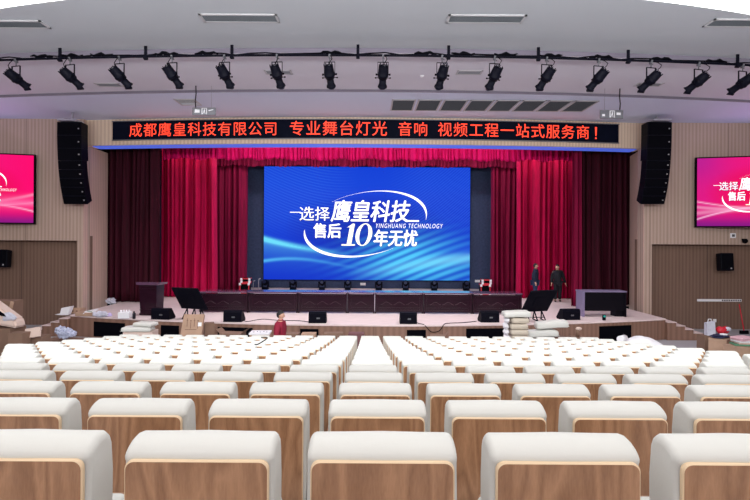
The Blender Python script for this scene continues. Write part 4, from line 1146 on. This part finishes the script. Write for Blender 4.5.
for (x_, z_, r_) in ((-0.12, 0.16, 0.16), (0.1, 0.10, 0.17), (0.0, 0.05, 0.22), (0.25, 0.05, 0.12)):
    b = MB(); b.ellipsoid((x_, 0, z_), (r_, 0.15, r_*0.8), sub=3, fn=lambda c: 1+0.18*math.sin(c.x*9+c.z*8)*math.cos(c.y*7+c.x*5)); b.build('crumpled_film', mat('blue_film', s2l(178, 182, 206), 0.25, bump=(12, 0.8, 0.05)), o)
carton((gx(63, 15.6), 15.75, 0), (1.1, 0.6, 0.46), 0, M['card_d'], 'brown carton beneath the heap of plastic film')

# on the stage, left
def on_stage(px, Y): return (gx(px, Y), Y, ZS)
o = empty('cardboard_tray', on_stage(76, 19.3), R(6), 'shallow cardboard tray with side holes at the left stage corner', 'tray')
b = MB()
for (c_, s_) in (((0, 0, 0.01), (0.55, 0.45, 0.02)), ((0, -0.22, 0.085), (0.55, 0.02, 0.15)), ((0, 0.22, 0.085), (0.55, 0.02, 0.15)), ((-0.27, 0, 0.085), (0.02, 0.45, 0.15)), ((0.27, 0, 0.085), (0.02, 0.45, 0.15))): b.box(c_, s_)
b.build('tray', M['card'], o)
b = MB()
for i in range(3): b.box((-0.15+i*0.15, -0.235, 0.09), (0.06, 0.01, 0.06))
b.build('hole', M['card_d'], o)
o = empty('white_bag', (gx(66, 18.75), 18.75, ZS), 0, 'white paper bag perched above the left stage steps', 'bag')
b = MB(); b.hexa([(-0.16, -0.1, 0), (0.14, -0.1, 0), (0.14, 0.1, 0), (-0.16, 0.1, 0), (-0.10, -0.1, 0.26), (0.26, -0.1, 0.33), (0.26, 0.1, 0.33), (-0.10, 0.1, 0.26)])
b.poly([(-0.34, -0.11, 0.02), (-0.1, -0.11, 0.0), (-0.1, -0.11, 0.08)], thick=(0, 0.05, 0)); b.build('paper', M['white'], o)
o = empty('open_carton', on_stage(89.5, 18.65), R(-5), 'flat opened carton with papers on the left of the stage', 'box')
b = MB(); b.box((0, 0, 0.07), (0.75, 0.5, 0.12)); b.build('carton', M['card'], o)
b = MB(); b.box((0.1, -0.05, 0.16), (0.45, 0.3, 0.03), rot=(R(8), R(-10), R(20))); b.build('paper', M['white'], o)
b = MB(); b.box((0.15, 0.0, 0.13), (0.3, 0.3, 0.02), rot=(0, R(14), R(60))); b.build('green_sheet', M['green'], o)
o = empty('plastic_bag', on_stage(101, 18.3), 0, 'crumpled clear plastic bag beside the opened carton', 'bag')
b = MB(); b.ellipsoid((0, 0, 0.10), (0.28, 0.15, 0.11), sub=3, fn=lambda c: 1+0.2*math.sin(c.x*8+c.z*9)*math.cos(c.y*7)); b.build('film', M['film'], o)
o = empty('plastic_bag', on_stage(109.5, 18.4), 0, 'small lilac plastic bag on the stage right of the carton', 'bag')
b = MB(); b.ellipsoid((0, 0, 0.06), (0.10, 0.1, 0.07), fn=lambda c: 1+0.2*math.sin(c.x*8+c.z*9)); b.build('film', mat('lilac', s2l(196, 180, 226), 0.4), o)
o = empty('cloth_heap', on_stage(111, 22.1), 0, 'small pale crumpled cloth at the foot of the left reveal', 'cloth')
b = MB(); b.ellipsoid((0, 0, 0.11), (0.20, 0.15, 0.14), sub=3, fn=lambda c: 1+0.2*math.sin(c.x*7+c.z*6)); b.ellipsoid((0.14, -0.05, 0.05), (0.14, 0.1, 0.07), sub=2); b.build('cloth', M['film'], o)
o = empty('bottle_crate', on_stage(125.5, 18.0), R(3), 'white pack of bottles on the stage left of the lectern', 'crate')
b = MB(); b.box((0, 0, 0.12), (0.40, 0.3, 0.23), bevel=0.02); b.build('wrapped_pack', M['white'], o)
for i in range(4):
    b = MB(); b.tube([(-0.14+i*0.095, 0, 0.22), (-0.14+i*0.095, 0, 0.27), (-0.14+i*0.095, 0, 0.31)], [0.04, 0.03, 0.015], 8); b.build('bottle_neck', M['white'], o)
o = empty('water_bottle', on_stage(134.5, 17.9), 0, 'small dark bottle beside the white bottle pack', 'bottle')
b = MB(); b.tube([(0, 0, 0), (0, 0, 0.19), (0, 0, 0.24)], [0.055, 0.055, 0.025], 10); b.build('bottle_body', M['bottle'], o)
b = MB(); b.tube([(0, 0, 0.24), (0, 0, 0.27)], 0.028, 10); b.build('cap', M['dark'], o)
o = empty('small_box_light', on_stage(604.5, 18.2), 0, 'tiny dark gadget with a teal screen on the right stage edge', 'gadget')
b = MB(); b.box((0, 0, 0.10), (0.10, 0.08, 0.20), bevel=0.01); b.build('case', M['dark'], o)
b = MB(); b.box((0.0, -0.043, 0.15), (0.07, 0.006, 0.06)); b.build('screen', M['teal'], o)
# cables
def cable(pts, r, label, m=None):
    P = [Vector(p) for p in pts]; Q = []
    for i in range(len(P)-1):
        p0, p1, p2, p3 = P[max(i-1, 0)], P[i], P[i+1], P[min(i+2, len(P)-1)]
        for t in range(6):
            t = t/6
            Q.append(0.5*((2*p1)+(-p0+p2)*t+(2*p0-5*p1+4*p2-p3)*t*t+(-p0+3*p1-3*p2+p3)*t*t*t))
    Q.append(P[-1])
    b = MB(); b.tube(Q, r, 5); o = b.build('cable', m or M['dark']); tag(o, label, 'cable'); return o
z = ZS+0.012
cable([(gx(243, 17.5), 17.6, z), (gx(250, 17.6), 17.4, z), (gx(262, 17.9), 17.9, z), (gx(280, 17.9), 17.7, z), (gx(300, 17.6), 17.6, z), (gx(309, 17.4), 17.4, z)], 0.012, 'thin black cable on the stage between the two left middle monitors')
cable([(gx(418, 17.3), 17.35, z), (gx(420, 17.2), 17.15, z), (gx(424, 16.97), 17.0, z), (gx(427, 16.93), 16.93, 0.72), (gx(432, 16.9), 16.88, 0.56), (gx(440, 16.9), 16.9, 0.60), (gx(445, 17.0), 17.02, z+0.01), (gx(450, 17.3), 17.3, z), (gx(462, 17.4), 17.4, z), (gx(478, 17.5), 17.7, z)], 0.014, 'black cable drooping over the stage edge right of the middle')
cable([(gx(262, 9.0), 9.0, zrow(9)+1.06), (gx(268, 8.9), 8.9, zrow(9)+1.07), (gx(260, 8.6), 8.55, zrow(9)+1.035), (gx(255, 8.5), 8.52, zrow(9)+1.03)], 0.010, 'thin dark wire lying on cream seats left of the middle')

# ------------------------------------------------------------------ people
def skin_mesh(verts, edges, radii, root=0, sub=1, fat=1.0):
    me = bpy.data.meshes.new('s'); me.from_pydata([tuple(v) for v in verts], edges, [])
    o = bpy.data.objects.new('s', me); COL.objects.link(o)
    m = o.modifiers.new('k', 'SKIN'); m.use_smooth_shade = True
    if len(me.skin_vertices) == 0:
        pass
    sk = me.skin_vertices[0].data if len(me.skin_vertices) else None
    for i, r in enumerate(radii):
        r2 = tuple(q*fat for q in r) if hasattr(r, '__len__') else (r*fat, r*fat)
        sk[i].radius = r2
        sk[i].use_root = (i == root)
    s = o.modifiers.new('s', 'SUBSURF'); s.levels = sub; s.render_levels = sub
    dg = bpy.context.evaluated_depsgraph_get(); dg.update()
    out = bpy.data.meshes.new_from_object(o.evaluated_get(dg))
    bpy.data.objects.remove(o)
    return out
def person(loc, rz, J, mats, label, long_coat=False, long_hair=False):
    """J: joint dict in local metres; figure faces -Y local"""
    root = empty('person', loc, rz, label, 'person')
    V = {k: Vector(v) for k, v in J.items() if k != 'headyaw'}
    def chain(names_r, extra_edges=()):
        names = [n for n, _ in names_r]; return names
    # body: torso, neck, arms, legs
    order = [('pelvis', 0.125), ('waist', 0.115), ('chest', (0.15, 0.115)), ('neckb', 0.07), ('neck', 0.052), ('headc', 0.06)]
    vs, rr, idx, ed = [], [], {}, []
    def addv(n, p, r): idx[n] = len(vs); vs.append(p); rr.append(r)
    for n, r in order: addv(n, V[n], r)
    for a, c in zip(order[:-1], order[1:]): ed.append((idx[a[0]], idx[c[0]]))
    for s in 'LR':
        prev = 'chest'
        for n, r in (('shoulder', 0.062), ('elbow', 0.043), ('wrist', 0.028), ('palm', (0.040, 0.022))):
            addv(n+s, V[n+s], r); ed.append((idx[prev] if prev in idx else 0, idx[n+s])); prev = n+s
        prev = 'pelvis'
        for n, r in (('hip', 0.09), ('knee', 0.058), ('ankle', 0.038), ('toe', 0.035)):
            addv(n+s, V[n+s], r); ed.append((idx[prev], idx[n+s])); prev = n+s
    me = skin_mesh(vs, ed, rr, fat=1.12)
    bm = bmesh.new(); bm.from_mesh(me); bpy.data.meshes.remove(me)
    # fingers
    for s in 'LR':
        w0, p0 = V['wrist'+s], V['palm'+s]; d = (p0-w0).normalized(); sd = d.cross(Vector((0, 1, 0)) if abs(d.y) < 0.9 else Vector((1, 0, 0))).normalized()
        up = sd.cross(d); sg = 1 if s == 'L' else -1
        fv, fe, fr = [], [], []
        for i, L in enumerate((0.062, 0.072, 0.068, 0.052)):
            o_ = p0+up*(i-1.5)*0.019+d*0.005; k = len(fv)
            fv += [o_, o_+d*L*0.5, o_+d*L*0.85+sd*sg*0.018]; fr += [0.010, 0.009, 0.008]; fe += [(k, k+1), (k+1, k+2)]
            m2 = skin_mesh([o_, o_+d*L*0.5+sd*sg*0.004, o_+d*L*0.85+sd*sg*0.02], [(0, 1), (1, 2)], [0.010, 0.009, 0.008], 0, 1); bm.from_mesh(m2); bpy.data.meshes.remove(m2)
        o_ = w0+d*0.03-up*0.022
        m2 = skin_mesh([o_, o_-up*0.025+d*0.03, o_-up*0.03+d*0.06], [(0, 1), (1, 2)], [0.012, 0.010, 0.009], 0, 1); bm.from_mesh(m2); bpy.data.meshes.remove(m2)
    # head
    hc = V['headc']; yaw = J.get('headyaw', 0); mb = MB(); mb.bm.free(); mb.bm = bm
    Rz = Matrix.Rotation(yaw, 3, 'Z')
    def hf(c):
        k = 1.0
        if c.z < -0.2: k *= 1-0.16*(-c.z-0.2)*(1 if c.y < 0.2 else 1.8)
        return k
    mb.ellipsoid(hc+Vector((0, 0, 0.055)), (0.078, 0.098, 0.122), rot=(0, 0, yaw), sub=3, fn=hf)
    def hp(x, y, z): return hc+Vector((0, 0, 0.055))+Rz @ Vector((x, y, z))
    mb.ellipsoid(hp(0, -0.102, -0.015), (0.013, 0.02, 0.024), rot=(R(-15), 0, yaw), sub=2)
    mb.ellipsoid(hp(0, -0.088, -0.058), (0.024, 0.012, 0.008), rot=(0, 0, yaw), sub=1)
    for q in (-1, 1): mb.ellipsoid(hp(q*0.08, 0.005, -0.005), (0.010, 0.02, 0.032), rot=(0, 0, yaw), sub=1)
    body = mb.build('body', mats['skin'], root, smooth=True)
    mb = MB()
    for q in (-1, 1): mb.ellipsoid(hp(q*0.03, -0.09, 0.012), (0.012, 0.006, 0.006), rot=(0, 0, yaw), sub=1)
    mb.build('eyes', M['hair'], root)
    # hair cap
    mb = MB()
    mb.ellipsoid(hp(0, 0.014, 0.022), (0.088, 0.104, 0.116), rot=(R(10), 0, yaw), sub=3, fn=lambda c: 1.0 if (c.z > 0.25-0.1*c.y or c.y > 0.15) else 0.86)
    if long_hair: mb.ellipsoid(hp(0, 0.07, -0.06), (0.075, 0.05, 0.11), rot=(0, 0, yaw), sub=2)
    mb.build('hair', M['hair'], root, smooth=True)
    # jacket
    vs, rr, idx, ed = [], [], {}, []
    low = V['pelvis']+Vector((0, 0, -0.10 if long_coat else -0.03))
    for n, p, r in (('low', low, (0.135, 0.13)), ('waist', V['waist'], (0.155, 0.125)), ('chest', V['chest'], (0.175, 0.135)), ('neckb', V['neckb'], 0.085)): idx[n] = len(vs); vs.append(p); rr.append(r)
    ed += [(0, 1), (1, 2), (2, 3)]
    for s in 'LR':
        prev = 2
        for n, r in (('shoulder', 0.078), ('elbow', 0.058), ('wrist', 0.044)):
            idx[n+s] = len(vs); vs.append(V[n+s]); rr.append(r); ed.append((prev, idx[n+s])); prev = idx[n+s]
    me = skin_mesh(vs, ed, rr, 1, fat=1.38); o = bpy.data.objects.new('jacket', me); me.materials.append(mats['jacket']); link(o, root)
    # trousers
    vs, rr, ed = [V['pelvis']], [(0.145, 0.12)], []
    for s in 'LR':
        k = len(vs); vs += [V['hip'+s], V['knee'+s], V['ankle'+s]]; rr += [0.10, 0.074, 0.058]; ed += [(0, k), (k, k+1), (k+1, k+2)]
    me = skin_mesh(vs, ed, rr, 0, fat=1.32); o = bpy.data.objects.new('trousers', me); me.materials.append(mats['trousers']); link(o, root)
    for s in 'LR':
        a, t = V['ankle'+s], V['toe'+s]; f = (t-a); f.z = 0; f.normalize()
        mb = MB(); c = Vector((a.x, a.y, 0))+f*0.05
        mb.ellipsoid(c+Vector((0, 0, 0.045)), (0.05, 0.14, 0.045), rot=(0, 0, math.atan2(f.y, f.x)+PI/2), sub=2)
        mb.build('shoe', M['hair'], root, smooth=True)
    # collar
    mb = MB(); nb = V['neckb']; mb.tube([nb+Vector((0.065*math.cos(t*PI/6), 0.06*math.sin(t*PI/6), 0.045)) for t in range(13)], 0.016, 6); mb.build('collar', mats['jacket'], root)
    return root
def pose(h=1.74, lean=0, armL=None, armR=None, spread=0.09, headyaw=0, stepL=0.0, stepR=0.0, leanx=0):
    J = dict(pelvis=(0, 0, 0.94), waist=(leanx*0.3, -lean*0.3, 1.10), chest=(leanx*0.7, -lean*0.7, 1.32), neckb=(leanx*0.9, -lean*0.9, 1.46), neck=(leanx, -lean, 1.52), headc=(leanx*1.05, -lean*1.15, 1.575), headyaw=headyaw)
    k = h/1.75
    for s, q in (('L', 1), ('R', -1)):
        arm = (armL if s == 'L' else armR) or ((0.03, 0.02), (0.0, -0.06), (0, -0.08))
        ch = Vector(J['chest'])
        J['shoulder'+s] = tuple(ch+Vector((q*0.185, 0.0, 0.08)))
        e = Vector(J['shoulder'+s])+Vector((q*(0.035+arm[0][0]), arm[0][1], -0.28))
        w_ = e+Vector((q*arm[1][0], arm[1][1], -0.24)); J['elbow'+s] = tuple(e); J['wrist'+s] = tuple(w_); dd = (w_-e).normalized(); J['palm'+s] = tuple(w_+dd*0.09)
        st_ = stepL if s == 'L' else stepR
        J['hip'+s] = (q*0.095, 0, 0.88); J['knee'+s] = (q*spread, -0.03+st_*0.5, 0.49); J['ankle'+s] = (q*(spread+0.01), 0.02+st_, 0.085); J['toe'+s] = (q*(spread+0.02), -0.12+st_, 0.035)
    for n in J:
        if n != 'headyaw': J[n] = tuple(c*k for c in J[n])
    return J
# man facing right, left of the pair: head top y=262.5
person((gx(536, 23.9), 24.0, ZS), R(62), pose(1.80, lean=0.02, headyaw=R(8), armL=((0.0, 0.0), (0.0, -0.03), 0), stepL=0.04), dict(skin=M['skin'], jacket=M['navy'], trousers=M['jeans']), 'man in a dark blue coat facing right, left of the two', long_coat=True)
person((gx(558, 23.7), 23.7, ZS), R(-12), pose(1.76, lean=0.05, headyaw=R(-38), armL=((0.07, 0.02), (0.07, -0.02), 0), armR=((0.02, 0.04), (0.02, -0.04), 0), spread=0.10, stepL=0.10, stepR=-0.06, leanx=-0.03), dict(skin=M['skin'], jacket=M['navy2'], trousers=M['navy2']), 'man in black looking left with arms hanging, right of the two')
person((gx(280, 13.6), 13.62, 0), R(80), pose(1.70, lean=0.03, headyaw=R(5)), dict(skin=M['skin'], jacket=M['maroon'], trousers=M['navy2']), 'person in a maroon jacket standing behind the rear seats', long_coat=True)
